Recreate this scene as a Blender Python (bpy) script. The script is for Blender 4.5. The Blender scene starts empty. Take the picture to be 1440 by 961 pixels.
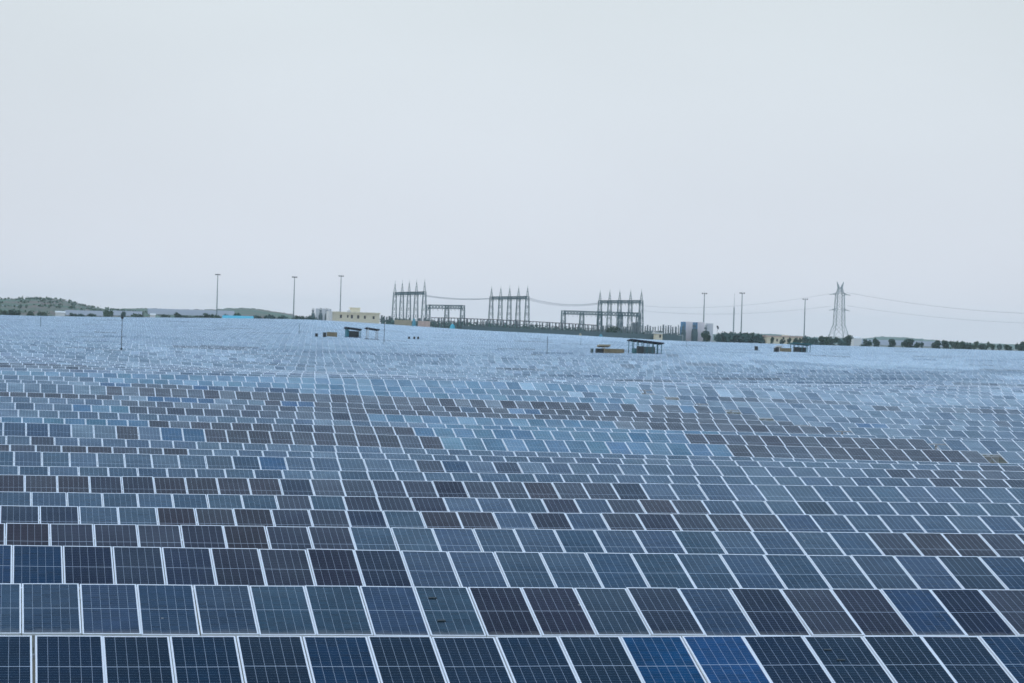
import bpy, math, random
import numpy as np
from mathutils import Vector, Matrix
random.seed(7); rng = np.random.default_rng(7)
SC = bpy.context.scene
COL = SC.collection

# ------------------------------------------------------------------ camera, sky, sun, exposure
CAM_Z = 8.0
F_PX = 3342.7
ROLL, PITCH, YAW = [math.radians(a) for a in (1.7088, -0.2989, 12.2402)]
_f0 = Vector((math.sin(YAW), math.cos(YAW), 0)); _r0 = Vector((math.cos(YAW), -math.sin(YAW), 0)); _up = Vector((0, 0, 1))
FW = _f0*math.cos(PITCH) + _up*math.sin(PITCH)
_u2 = -_f0*math.sin(PITCH) + _up*math.cos(PITCH)
RT = _r0*math.cos(ROLL) + _u2*math.sin(ROLL)
UP = -_r0*math.sin(ROLL) + _u2*math.cos(ROLL)
cam = bpy.data.cameras.new('camera')
cam.sensor_width = 36.0; cam.lens = 36.0*F_PX/1440.0
cam.clip_start = 0.5; cam.clip_end = 30000
cam.dof.use_dof = True; cam.dof.focus_distance = 62.0; cam.dof.aperture_fstop = 3.5
cam_ob = bpy.data.objects.new('camera', cam); COL.objects.link(cam_ob)
cam_ob.matrix_world = Matrix(((RT.x, UP.x, -FW.x, 0), (RT.y, UP.y, -FW.y, 0), (RT.z, UP.z, -FW.z, CAM_Z), (0, 0, 0, 1)))
SC.camera = cam_ob

SUN_EL, SUN_AZ = math.radians(52), math.radians(-70)      # azimuth from +Y towards +X
world = bpy.data.worlds.new('World'); SC.world = world; world.use_nodes = True
nt = world.node_tree; nt.nodes.clear()
def N(nt, typ, **kw):
    n = nt.nodes.new(typ)
    for k, v in kw.items(): setattr(n, k, v)
    return n
def math_node(nt, op, a, b=None, clamp=False):
    n = nt.nodes.new('ShaderNodeMath'); n.operation = op; n.use_clamp = clamp
    for i, v in enumerate((a, b)):
        if v is None: continue
        if isinstance(v, (int, float)): n.inputs[i].default_value = v
        else: nt.links.new(v, n.inputs[i])
    return n.outputs[0]
out = N(nt, 'ShaderNodeOutputWorld'); bg = N(nt, 'ShaderNodeBackground')
sky = N(nt, 'ShaderNodeTexSky', sky_type='NISHITA', sun_disc=False)
sky.sun_elevation = SUN_EL; sky.sun_rotation = SUN_AZ; sky.dust_density = 3.0; sky.air_density = 1.2
SKY_STRENGTH = 0.10
REFLECT_BAND = (1.85, 2.75, 3.7)  # colour of the added sky band that the panels reflect
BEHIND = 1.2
bg.inputs['Strength'].default_value = SKY_STRENGTH
tc = N(nt, 'ShaderNodeTexCoord'); sep = N(nt, 'ShaderNodeSeparateXYZ'); nt.links.new(tc.outputs['Generated'], sep.inputs[0])
# the overcast deck: grey at the horizon, an unseen bright band and dimmed upper sky added to shape panel reflections
ramp = N(nt, 'ShaderNodeValToRGB'); cr = ramp.color_ramp; cr.interpolation = 'LINEAR'
stops = [(0.0, (.735, .785, .880)), (.06, (.715, .770, .850)), (.14, (.72, .785, .830)), (.35, (.70, .76, .84)), (.60, (.18, .34, .58)), (.72, (.06, .17, .37)), (.80, (.13, .24, .40)), (.92, (.50, .58, .66)), (1.0, (.56, .62, .70))]
while len(cr.elements) < len(stops): cr.elements.new(.5)
for e, (p, c) in zip(cr.elements, stops): e.position = p; e.color = (*c, 1)
nt.links.new(sep.outputs['Z'], ramp.inputs[0])
noi = N(nt, 'ShaderNodeTexNoise'); noi.inputs['Scale'].default_value = 3.0; noi.inputs['Detail'].default_value = 3.0
mp = N(nt, 'ShaderNodeMapping'); mp.inputs['Scale'].default_value = (1, 1, 2.5)
nt.links.new(tc.outputs['Generated'], mp.inputs[0]); nt.links.new(mp.outputs[0], noi.inputs[0])
var = math_node(nt, 'ADD', math_node(nt, 'MULTIPLY', noi.outputs['Fac'], .16), .92)
# the added bright band, only in the direction the camera looks
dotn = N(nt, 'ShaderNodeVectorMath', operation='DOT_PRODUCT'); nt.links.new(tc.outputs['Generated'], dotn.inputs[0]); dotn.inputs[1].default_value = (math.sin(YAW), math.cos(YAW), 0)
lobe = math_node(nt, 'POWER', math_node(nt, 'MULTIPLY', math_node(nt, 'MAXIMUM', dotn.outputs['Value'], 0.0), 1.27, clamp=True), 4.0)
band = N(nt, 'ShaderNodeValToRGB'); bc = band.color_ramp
bst = [(.0, 0), (.12, 0), (.26, 1), (.495, 1), (.503, .84), (.514, .47), (.526, .34), (.547, .28), (.5625, .25), (.587, .18), (.612, .07), (.635, 0), (1.0, 0)]   # .5 + sine of the angle past the band's edge
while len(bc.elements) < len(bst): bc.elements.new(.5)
for e, (p, c) in zip(bc.elements, bst): e.position = p; e.color = (c*REFLECT_BAND[0], c*REFLECT_BAND[1], c*REFLECT_BAND[2], 1)
# made-up bright band, set parallel to the panel rows (world X) to grade their reflections, its edge 38 degrees up
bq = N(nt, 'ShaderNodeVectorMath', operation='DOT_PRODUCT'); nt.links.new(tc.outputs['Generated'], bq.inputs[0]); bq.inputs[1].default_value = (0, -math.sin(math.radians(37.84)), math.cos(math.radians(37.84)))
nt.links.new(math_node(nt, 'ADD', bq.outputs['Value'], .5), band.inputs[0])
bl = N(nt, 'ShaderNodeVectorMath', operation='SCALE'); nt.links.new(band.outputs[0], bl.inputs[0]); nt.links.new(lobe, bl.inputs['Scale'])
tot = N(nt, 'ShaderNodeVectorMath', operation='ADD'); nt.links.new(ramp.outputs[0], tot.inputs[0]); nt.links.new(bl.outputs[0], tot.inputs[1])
# a little brighter straight ahead, and unseen sky behind the camera raised to add fill light
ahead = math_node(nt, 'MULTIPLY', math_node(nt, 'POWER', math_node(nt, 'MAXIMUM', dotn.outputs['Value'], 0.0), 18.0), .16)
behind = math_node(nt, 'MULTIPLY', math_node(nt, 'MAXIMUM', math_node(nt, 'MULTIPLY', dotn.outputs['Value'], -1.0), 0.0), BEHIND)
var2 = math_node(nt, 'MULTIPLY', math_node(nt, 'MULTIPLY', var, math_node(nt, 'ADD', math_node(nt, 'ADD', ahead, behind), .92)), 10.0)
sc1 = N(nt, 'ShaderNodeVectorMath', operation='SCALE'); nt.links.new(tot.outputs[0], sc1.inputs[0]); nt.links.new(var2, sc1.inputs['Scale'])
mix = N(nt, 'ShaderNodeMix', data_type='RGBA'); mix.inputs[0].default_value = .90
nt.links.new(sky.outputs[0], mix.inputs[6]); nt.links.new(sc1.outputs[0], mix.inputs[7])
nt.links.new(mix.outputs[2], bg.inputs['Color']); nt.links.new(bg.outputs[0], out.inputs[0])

sun = bpy.data.lights.new('sun', 'SUN'); sun.energy = 0.7; sun.angle = math.radians(18); sun.color = (1, .97, .92)
sun_ob = bpy.data.objects.new('sun', sun); COL.objects.link(sun_ob)
sd = Vector((math.sin(SUN_AZ)*math.cos(SUN_EL), math.cos(SUN_AZ)*math.cos(SUN_EL), math.sin(SUN_EL)))
sun_ob.rotation_euler = sd.to_track_quat('Z', 'Y').to_euler(); sun_ob.location = (0, 0, 200)
SC.view_settings.view_transform = 'Standard'; SC.view_settings.look = 'None'; SC.view_settings.gamma = 1.0
SC.view_settings.use_curve_mapping = False; SC.view_settings.exposure = 0.0
cy = SC.cycles
cy.use_denoising = True; cy.max_bounces = 5; cy.diffuse_bounces = 2; cy.glossy_bounces = 3; cy.transmission_bounces = 2; cy.volume_bounces = 1
cy.caustics_reflective = False; cy.caustics_refractive = False

# ------------------------------------------------------------------ pixel (1440 x 961) -> point at world depth Y
def ray(x, y): return FW + RT*((x-720)/F_PX) + UP*((480.5-y)/F_PX)
def at(x, y, Y):
    d = ray(x, y); p = d*(Y/d.y); return Vector((p.x, p.y, p.z + CAM_Z))
def pxm(Y): return Y/ray(720, 480).y*ray(720, 480).length/F_PX          # metres per photo pixel at depth Y
def img_x(P):
    d = Vector((P[0], P[1], P[2]-CAM_Z)); return 720 + F_PX*d.dot(RT)/d.dot(FW)

# ------------------------------------------------------------------ materials
def mat(name, base, rough=.6, metal=0.0, noise=.12, nscale=6.0, spec=.5):
    m = bpy.data.materials.new(name); m.use_nodes = True; t = m.node_tree; b = t.nodes['Principled BSDF']
    b.inputs['Roughness'].default_value = rough; b.inputs['Metallic'].default_value = metal
    b.inputs['Specular IOR Level'].default_value = spec
    g = N(t, 'ShaderNodeNewGeometry') if False else N(t, 'ShaderNodeTexCoord')
    n = N(t, 'ShaderNodeTexNoise'); n.inputs['Scale'].default_value = nscale; n.inputs['Detail'].default_value = 4
    t.links.new(g.outputs['Object'], n.inputs[0])
    r = N(t, 'ShaderNodeValToRGB'); r.color_ramp.elements[0].position = .3; r.color_ramp.elements[1].position = .7
    r.color_ramp.elements[0].color = (*[c*(1-noise) for c in base], 1); r.color_ramp.elements[1].color = (*[min(1, c*(1+noise)) for c in base], 1)
    t.links.new(n.outputs['Fac'], r.inputs[0]); t.links.new(r.outputs[0], b.inputs['Base Color'])
    return m
def glass_mat(name, per_object):
    m = bpy.data.materials.new(name); m.use_nodes = True; t = m.node_tree; b = t.nodes['Principled BSDF']
    if per_object:
        oi = N(t, 'ShaderNodeObjectInfo'); tint = oi.outputs['Color']; gl = oi.outputs['Alpha']
    else:
        a = N(t, 'ShaderNodeAttribute', attribute_name='tint'); tint = a.outputs['Color']; gl = a.outputs['Alpha']
    uv = N(t, 'ShaderNodeUVMap', uv_map='UVMap'); s = N(t, 'ShaderNodeSeparateXYZ'); t.links.new(uv.outputs[0], s.inputs[0])
    def lines(src, n, half):                                  # 1 on the gap between cells
        fr = math_node(t, 'FRACT', math_node(t, 'ADD', math_node(t, 'MULTIPLY', src, float(n)), .5))
        d = math_node(t, 'ABSOLUTE', math_node(t, 'SUBTRACT', fr, .5))
        return math_node(t, 'LESS_THAN', d, half)
    lv = lines(s.outputs['X'], 6, .015); lh = lines(s.outputs['Y'], 24, .013)
    lb = lines(s.outputs['X'], 60, .055)
    mid = math_node(t, 'LESS_THAN', math_node(t, 'ABSOLUTE', math_node(t, 'SUBTRACT', s.outputs['Y'], .5)), .0045)
    grid = math_node(t, 'MAXIMUM', math_node(t, 'MULTIPLY', lv, .85), math_node(t, 'MULTIPLY', lh, .52))
    grid = math_node(t, 'MAXIMUM', grid, math_node(t, 'MULTIPLY', lb, .05))
    grid = math_node(t, 'MAXIMUM', grid, math_node(t, 'MULTIPLY', mid, .75))
    # each cell a little different, plus slow drift over the module
    cellx = math_node(t, 'FLOOR', math_node(t, 'MULTIPLY', s.outputs['X'], 6.0)); celly = math_node(t, 'FLOOR', math_node(t, 'MULTIPLY', s.outputs['Y'], 24.0))
    cmb = N(t, 'ShaderNodeCombineXYZ'); t.links.new(cellx, cmb.inputs[0]); t.links.new(celly, cmb.inputs[1])
    if per_object: t.links.new(math_node(t, 'MULTIPLY', oi.outputs['Random'], 97.0), cmb.inputs[2])
    wn = N(t, 'ShaderNodeTexWhiteNoise', noise_dimensions='3D'); t.links.new(cmb.outputs[0], wn.inputs[0])
    geo = N(t, 'ShaderNodeNewGeometry'); nz = N(t, 'ShaderNodeTexNoise'); nz.inputs['Scale'].default_value = .9; nz.inputs['Detail'].default_value = 3
    t.links.new(geo.outputs['Position'], nz.inputs[0])
    k = math_node(t, 'ADD', math_node(t, 'ADD', math_node(t, 'MULTIPLY', wn.outputs['Value'], .35), math_node(t, 'MULTIPLY', nz.outputs['Fac'], .9)), .38)
    scl = N(t, 'ShaderNodeVectorMath', operation='SCALE'); t.links.new(tint, scl.inputs[0]); t.links.new(k, scl.inputs['Scale'])
    # dust gathered along the lower edge, with runs and a few droppings
    drip = N(t, 'ShaderNodeTexNoise'); drip.inputs['Scale'].default_value = 5.0; t.links.new(geo.outputs['Position'], drip.inputs[0])
    low = math_node(t, 'SUBTRACT', 1.0, math_node(t, 'DIVIDE', s.outputs['Y'], math_node(t, 'ADD', math_node(t, 'MULTIPLY', drip.outputs['Fac'], .16), .01)), clamp=True)
    vor = N(t, 'ShaderNodeTexVoronoi'); vor.inputs['Scale'].default_value = .55; t.links.new(geo.outputs['Position'], vor.inputs[0])
    spot = math_node(t, 'LESS_THAN', vor.outputs['Distance'], .022)
    dirt = math_node(t, 'MAXIMUM', math_node(t, 'MULTIPLY', low, .42), math_node(t, 'MULTIPLY', spot, .7))
    mx = N(t, 'ShaderNodeMix', data_type='RGBA'); t.links.new(grid, mx.inputs[0]); t.links.new(scl.outputs[0], mx.inputs[6]); mx.inputs[7].default_value = (.50, .58, .68, 1)
    md = N(t, 'ShaderNodeMix', data_type='RGBA'); t.links.new(dirt, md.inputs[0]); t.links.new(mx.outputs[2], md.inputs[6]); md.inputs[7].default_value = (.30, .29, .27, 1)
    t.links.new(md.outputs[2], b.inputs['Base Color'])
    b.inputs['Roughness'].default_value = .16; b.inputs['IOR'].default_value = 1.46; t.links.new(gl, b.inputs['Specular IOR Level'])      # anti-reflection coating of the batch
    nd = N(t, 'ShaderNodeTexNoise'); nd.inputs['Scale'].default_value = .35; t.links.new(geo.outputs['Position'], nd.inputs[0])
    t.links.new(math_node(t, 'ADD', math_node(t, 'MULTIPLY', nd.outputs['Fac'], .08), .07), b.inputs['Roughness'])
    wob = N(t, 'ShaderNodeTexNoise'); wob.inputs['Scale'].default_value = .8; wob.inputs['Detail'].default_value = 1; t.links.new(geo.outputs['Position'], wob.inputs[0])
    bmp = N(t, 'ShaderNodeBump'); bmp.inputs['Strength'].default_value = 1.0; bmp.inputs['Distance'].default_value = .007; t.links.new(wob.outputs['Fac'], bmp.inputs['Height']); t.links.new(bmp.outputs[0], b.inputs['Normal'])   # glass is never quite flat
    b.inputs['Sheen Weight'].default_value = .025; b.inputs['Sheen Roughness'].default_value = .4       # dust on the glass
    b.inputs['Sheen Tint'].default_value = (.8, .92, 1, 1)
    return m
M = {}
M['glass'] = glass_mat('solar_glass', True); M['glass_far'] = glass_mat('solar_glass_rows', False)
M['alu'] = mat('anodised_aluminium', (.82, .86, .92), .42, .1, .04, 30)
M['rack'] = mat('galvanised_steel', (.42, .44, .46), .5, .5)
M['lattice'] = mat('weathered_lattice_steel', (.05, .135, .16), .7, .1)
M['pylon'] = mat('galvanised_pylon_steel', (.27, .35, .37), .7, .1)
M['post_dark'] = mat('dark_painted_steel', (.045, .06, .075), .6)
M['mast'] = mat('mast_grey_paint', (.16, .23, .25), .6)
M['teal'] = mat('teal_painted_steel', (.03, .16, .19), .6)
M['teal_sheet'] = mat('teal_blue_sheet', (.05, .30, .42), .55)
M['dark_roof'] = mat('dark_sheet_roof', (.02, .025, .045), .8, spec=.2)
M['dark_box'] = mat('dark_cabinet_paint', (.018, .028, .032), .6)
M['cream'] = mat('cream_render', (.80, .74, .57), .85, 0, .07, .8)
M['white'] = mat('white_paint', (.76, .78, .78), .7, 0, .05, .6)
M['grey_conc'] = mat('pale_concrete', (.68, .70, .72), .85, 0, .10, .5)
M['pink_conc'] = mat('pinkish_concrete', (.82, .77, .79), .85, 0, .07, .5)
M['blue_edge'] = mat('blue_painted_edge', (.05, .22, .42), .6)
M['cyan_roof'] = mat('cyan_sheet_roof', (.06, .50, .68), .5)
M['tan'] = mat('tan_brick', (.24, .205, .13), .85, 0, .25, 2.0)
M['beige'] = mat('beige_wall', (.42, .37, .26), .85, 0, .15, 1.0)
M['salmon'] = mat('salmon_wall', (.60, .45, .39), .85, 0, .15, 1.0)
M['window'] = mat('dark_window_glass', (.012, .014, .018), .15)
M['wire'] = mat('conductor_aluminium', (.36, .40, .44), .6)
M['insul'] = mat('grey_porcelain', (.12, .17, .19), .35)
M['transformer'] = mat('transformer_grey_green', (.07, .13, .145), .55)
M['leaf_dark'] = mat('dark_green_leaves', (.016, .068, .032), .7, 0, .55, 1.3)
M['leaf_mid'] = mat('mid_green_leaves', (.04, .10, .045), .7, 0, .5, 1.3)
M['leaf_blue'] = mat('blue_green_leaves', (.035, .11, .092), .7, 0, .5, 1.3)
M['bark'] = mat('tree_bark', (.07, .055, .04), .9)
def ground_mat():
    m = bpy.data.materials.new('dry_earth_and_grass'); m.use_nodes = True; t = m.node_tree; b = t.nodes['Principled BSDF']
    g = N(t, 'ShaderNodeNewGeometry'); n = N(t, 'ShaderNodeTexNoise'); n.inputs['Scale'].default_value = .12; n.inputs['Detail'].default_value = 8
    t.links.new(g.outputs['Position'], n.inputs[0])
    r = N(t, 'ShaderNodeValToRGB'); e = r.color_ramp.elements; e[0].position = .38; e[0].color = (.06, .085, .035, 1); e[1].position = .62; e[1].color = (.13, .11, .08, 1)
    t.links.new(n.outputs['Fac'], r.inputs[0]); t.links.new(r.outputs[0], b.inputs['Base Color']); b.inputs['Roughness'].default_value = .95
    return m
def hill_mat(name, c1, c2, sc=.02):
    m = bpy.data.materials.new(name); m.use_nodes = True; t = m.node_tree; b = t.nodes['Principled BSDF']
    g = N(t, 'ShaderNodeNewGeometry'); n = N(t, 'ShaderNodeTexNoise'); n.inputs['Scale'].default_value = sc; n.inputs['Detail'].default_value = 8
    t.links.new(g.outputs['Position'], n.inputs[0])
    r = N(t, 'ShaderNodeValToRGB'); e = r.color_ramp.elements; e[0].position = .42; e[0].color = (*c1, 1); e[1].position = .6; e[1].color = (*c2, 1)
    t.links.new(n.outputs['Fac'], r.inputs[0]); t.links.new(r.outputs[0], b.inputs['Base Color']); b.inputs['Roughness'].default_value = .95
    return m
M['ground'] = ground_mat(); M['hill'] = hill_mat('scrub_hillside', (.028, .105, .045), (.13, .095, .065), .012)
M['hill_far'] = hill_mat('far_wooded_hill', (.035, .10, .065), (.06, .13, .085), .012)

# ------------------------------------------------------------------ mesh helpers
class MB:
    def __init__(s): s.v = []; s.f = []
    def quad(s, *p):
        i = len(s.v); s.v += [tuple(q) for q in p]; s.f.append(tuple(range(i, i+len(p))))
    def hexa(s, p):                                           # 8 corners: bottom loop then top loop
        i = len(s.v); s.v += [tuple(q) for q in p]
        s.f += [(i+3, i+2, i+1, i), (i+4, i+5, i+6, i+7)] + [(i+a, i+(a+1) % 4, i+4+(a+1) % 4, i+4+a) for a in range(4)]
    def box(s, c, d, rz=0, rx=0):
        Rm = Matrix.Rotation(rz, 3, 'Z') @ Matrix.Rotation(rx, 3, 'X'); c = Vector(c); h = [q/2 for q in d]
        s.hexa([c + Rm @ Vector((a*h[0], b*h[1], z*h[2])) for z in (-1, 1) for a, b in ((-1, -1), (1, -1), (1, 1), (-1, 1))])
    def bar(s, a, b, w, w2=None):
        a = Vector(a); b = Vector(b); w2 = w if w2 is None else w2
        d = (b-a).normalized(); x = d.cross(Vector((0, 0, 1)) if abs(d.z) < .95 else Vector((1, 0, 0))).normalized(); y = d.cross(x)
        s.hexa([p + x*(i*q/2) + y*(j*q/2) for p, q in ((a, w), (b, w2)) for i, j in ((-1, -1), (1, -1), (1, 1), (-1, 1))])
    def tube(s, a, b, r, r2=None, n=8):
        a = Vector(a); b = Vector(b); r2 = r if r2 is None else r2
        d = (b-a).normalized(); x = d.cross(Vector((0, 0, 1)) if abs(d.z) < .95 else Vector((1, 0, 0))).normalized(); y = d.cross(x)
        i = len(s.v)
        for p, q in ((a, r), (b, r2)):
            for k in range(n): t = 2*math.pi*k/n; s.v.append(tuple(p + x*(q*math.cos(t)) + y*(q*math.sin(t))))
        for k in range(n): s.f.append((i+k, i+(k+1) % n, i+n+(k+1) % n, i+n+k))
        s.f.append(tuple(i+k for k in reversed(range(n)))); s.f.append(tuple(i+n+k for k in range(n)))
    def build(s, name, m, parent=None, origin=None):
        me = bpy.data.meshes.new(name); o_ = Vector(origin) if origin is not None else Vector((0, 0, 0))
        me.from_pydata([tuple(Vector(p)-o_) for p in s.v], [], s.f); me.materials.append(m); me.update()
        o = bpy.data.objects.new(name, me); COL.objects.link(o)
        if parent: o.parent = parent
        elif origin is not None: o.location = o_
        return o
def tag(o, label=None, cat=None, group=None, kind=None):
    if label: o['label'] = label
    if cat: o['category'] = cat
    if group: o['group'] = group
    if kind: o['kind'] = kind
    return o
def empty(name, loc, label=None, cat=None, group=None):
    o = bpy.data.objects.new(name, None); COL.objects.link(o); o.location = loc; o.empty_display_size = .3
    return tag(o, label, cat, group)
def copy_tree(o, parent=None):
    c = o.copy(); COL.objects.link(c)
    if parent: c.parent = parent
    for ch in o.children: copy_tree(ch, c)
    return c

# ------------------------------------------------------------------ terrain: height of the panels' top edge (relative to the camera) over depth and bearing
U0 = [ray(x, 500).x/ray(x, 500).y for x in (30, 430, 720, 960, 1380)]
_near = """41.4 -5.48 -5.48 -5.45
49.1 -5.44 -5.46 -5.44
56.8 -5.40 -5.45 -5.45
64.5 -5.55 -5.55 -5.52
72.2 -5.69 -5.70 -5.61
79.9 -5.84 -5.82 -5.74
87.6 -5.79 -5.76 -5.68
95.3 -5.95 -5.92 -5.82
103.0 -5.81 -5.89 -5.91
110.7 -5.94 -6.06 -6.08
118.4 -5.93 -6.22 -6.38
126.1 -5.62 -5.96 -6.12
133.8 -5.66 -5.80 -5.85
141.5 -5.55 -5.90 -6.05
149.2 -5.42 -5.73 -5.88
156.9 -5.32 -5.71 -5.88
164.6 -5.27 -5.61 -5.72
172.3 -4.87 -5.31 -5.44
180.0 -4.85 -5.12 -5.30
187.7 -4.70 -4.87 -5.31"""
DT = []; ZT = []
for ln in _near.split('\n'):
    d, l, m_, r_ = map(float, ln.split()); w = (U0[1]-U0[0])/(U0[2]-U0[0]); w2 = (U0[3]-U0[2])/(U0[4]-U0[2])
    DT.append(d); ZT.append([l, l+(m_-l)*w, m_, m_+(r_-m_)*w2, r_])
for row in [(195.4, -4.55, -4.50, -4.44, -4.62, -4.87), (210, -4.40, -4.50, -4.45, -4.50, -4.62), (225, -4.35, -4.75, -4.9, -4.75, -4.45), (250, -4.3, -5.05, -5.5, -5.3, -4.75),
            (285, -4.1, -5.1, -5.7, -5.6, -4.85), (310, -4.1, -5.1, -5.7, -5.75, -4.65), (340, -4.3, -5.2, -5.6, -5.8, -5.1), (380, -4.4, -5.0, -5.3, -5.55, -5.5),
            (420, -4.2, -4.7, -4.7, -4.6, -5.4), (450, -3.75, -3.9, -4.3, -3.9, -5.2), (480, -3.3, -3.1, -3.9, -3.7, -4.7), (520, -2.8, -2.6, -3.5, -3.5, -3.9),
            (600, -2.2, -1.8, -2.7, -3.2, -3.5), (800, -1.1, 0.2, -1.5, -2.9, -3.1), (1000, -.4, 1.5, -1.2, -3.0, -2.95), (1060, -.4, 1.5, -1.3, -3.1, -2.95), (1200, -1.2, .2, -2.2, -3.6, -3.4), (1600, -2, -1.5, -3, -4, -4), (4000, -3, -3, -4, -5, -5)]:
    DT.append(row[0]); ZT.append(row[1:])
DT = np.array(DT); ZT = np.array(ZT, float); U0 = np.array(U0)
def ztop(X, Y):
    X, Y = np.broadcast_arrays(np.asarray(X, float), np.asarray(Y, float))
    u = np.clip(X/np.maximum(Y, 30.0), U0[0]-.03, U0[-1]+.06)
    cols = np.stack([np.interp(Y, DT, ZT[:, j]) for j in range(5)], -1)
    uu = np.clip(u, U0[0], U0[-1]); j = np.clip(np.searchsorted(U0, uu)-1, 0, 3)
    w = (uu-U0[j])/(U0[j+1]-U0[j]); w = w*w*(3-2*w)*.5 + w*.5
    a = np.take_along_axis(cols, j[..., None], -1)[..., 0]; b = np.take_along_axis(cols, j[..., None]+1, -1)[..., 0]
    return a*(1-w)+b*w + CAM_Z
TOP_H = 2.3
def gz(X, Y): return float(ztop(X, Y)) - TOP_H
ys = np.concatenate([[-60, -20, 0, 12, 24, 34], np.arange(41.4-2, 200, 3.85), np.arange(204, 460, 8), np.arange(460, 1100, 20), [1150, 1220, 1300, 1500, 1800, 2300, 3000, 4000, 6000, 9000, 14000]])
xs = np.concatenate([[-9000, -4000, -2000, -1000, -500, -250, -120], np.arange(-60, 120, 5), np.arange(120, 560, 12), [600, 700, 900, 1300, 2000, 3500, 6000, 10000]])
XX, YY = np.meshgrid(xs, ys)
ZZ = ztop(XX, np.maximum(YY, 41.4)) - TOP_H
gm = MB(); gm.v = [tuple(p) for p in np.stack([XX, YY, ZZ], -1).reshape(-1, 3)]
nx = len(xs)
gm.f = [(r*nx+c, r*nx+c+1, (r+1)*nx+c+1, (r+1)*nx+c) for r in range(len(ys)-1) for c in range(nx-1)]
g = gm.build('ground', M['ground']); tag(g, 'dry earth and grass under the solar rows', kind='structure')
for p in g.data.polygons: p.use_smooth = True

# ------------------------------------------------------------------ solar panel rows
W, L, TILT = 1.15, 2.28, math.radians(18.92)
MW = 1.132
CT, ST = math.cos(TILT), math.sin(TILT)
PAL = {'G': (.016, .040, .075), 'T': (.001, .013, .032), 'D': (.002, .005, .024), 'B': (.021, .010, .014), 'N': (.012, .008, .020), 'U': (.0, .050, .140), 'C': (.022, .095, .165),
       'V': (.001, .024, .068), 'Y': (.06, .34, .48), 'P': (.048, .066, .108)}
# runs of module colour along each near row: (start pixel x, code)
RUN = {1: [(-200, 'T'), (420, 'V'), (520, 'T'), (600, 'T'), (875, 'U'), (1050, 'T'), (1385, 'V')],
       2: [(-200, 'G'), (660, 'N'), (735, 'N'), (808, 'T'), (880, 'D'), (955, 'G'), (1028, 'D'), (1100, 'N'), (1170, 'N'), (1240, 'V'), (1308, 'D'), (1376, 'N')],
       3: [(-200, 'V'), (84, 'D'), (295, 'N'), (360, 'N'), (500, 'D'), (560, 'G'), (1310, 'T'), (1375, 'V')],
       4: [(-200, 'B'), (125, 'N'), (185, 'B'), (370, 'N'), (490, 'G'), (1225, 'B')],
       5: [(-200, 'D'), (108, 'G'), (195, 'V'), (218, 'B'), (380, 'N'), (490, 'D'), (540, 'G'), (590, 'B'), (690, 'G'), (745, 'N'), (798, 'G'), (850, 'N'), (900, 'B'), (960, 'N'), (1050, 'B'), (1100, 'G')],
       6: [(-200, 'G'), (385, 'N'), (433, 'G'), (460, 'V'), (480, 'N'), (580, 'B'), (625, 'G'), (760, 'B'), (808, 'G'), (850, 'N'), (900, 'B'), (990, 'G'), (1120, 'T'), (1160, 'G')],
       7: [(-200, 'B'), (165, 'N'), (210, 'B'), (390, 'D'), (435, 'N'), (520, 'B'), (560, 'N'), (740, 'B'), (780, 'N'), (860, 'D'), (905, 'G')],
       8: [(-200, 'G'), (1300, 'N')], 9: [(-200, 'G'), (285, 'T'), (325, 'V'), (363, 'U'), (400, 'G'), (585, 'N'), (620, 'V'), (660, 'G'), (692, 'D'), (730, 'G'), (1250, 'N'), (1330, 'B'), (1375, 'N')],
       10: [(-200, 'B'), (260, 'G'), (1385, 'N')], 11: [(-200, 'G')],
       12: [(-200, 'V'), (97, 'G'), (160, 'B'), (190, 'G'), (222, 'U'), (285, 'B'), (620, 'C'), (1022, 'B'), (1385, 'G')],
       13: [(-200, 'C'), (205, 'B'), (580, 'C'), (965, 'B'), (1317, 'G'), (1373, 'V'), (1400, 'G')], 14: [(-200, 'G'), (600, 'C'), (1000, 'G')],
       15: [(-200, 'G'), (100, 'C'), (178, 'N'), (515, 'C'), (862, 'B'), (1180, 'G')], 16: [(-200, 'G'), (165, 'N'), (500, 'B'), (1120, 'G'), (1203, 'U'), (1240, 'G')],
       17: [(-200, 'B'), (155, 'G'), (205, 'U'), (297, 'G'), (370, 'B'), (395, 'U'), (440, 'B'), (645, 'V'), (670, 'B'), (715, 'U'), (760, 'B'), (1070, 'G')],
       18: [(-200, 'G'), (145, 'B'), (830, 'G'), (873, 'B'), (893, 'G'), (915, 'B'), (955, 'C'), (980, 'B'), (1002, 'G'), (1033, 'V'), (1057, 'G')],
       19: [(-200, 'G'), (137, 'U'), (180, 'N'), (265, 'U'), (290, 'V'), (418, 'C'), (900, 'G'), (1102, 'V'), (1127, 'G'), (1230, 'N'), (1260, 'G'), (1330, 'N'), (1440, 'G')],
       20: [(-200, 'G'), (140, 'C'), (700, 'G'), (960, 'V'), (1010, 'N'), (1200, 'G')], 21: [(-200, 'C'), (890, 'U'), (910, 'G')],
       22: [(-200, 'P'), (250, 'V'), (330, 'G')], 23: [(-200, 'N'), (150, 'P')], 24: [(-200, 'N'), (120, 'G'), (700, 'G')], 25: [(-200, 'P')]}
NOTCH = {12: 1393, 13: 1317, 14: 1243, 15: 1183, 16: 1125, 17: 1075, 18: 1028, 19: 983, 20: 943, 21: 905}
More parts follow.
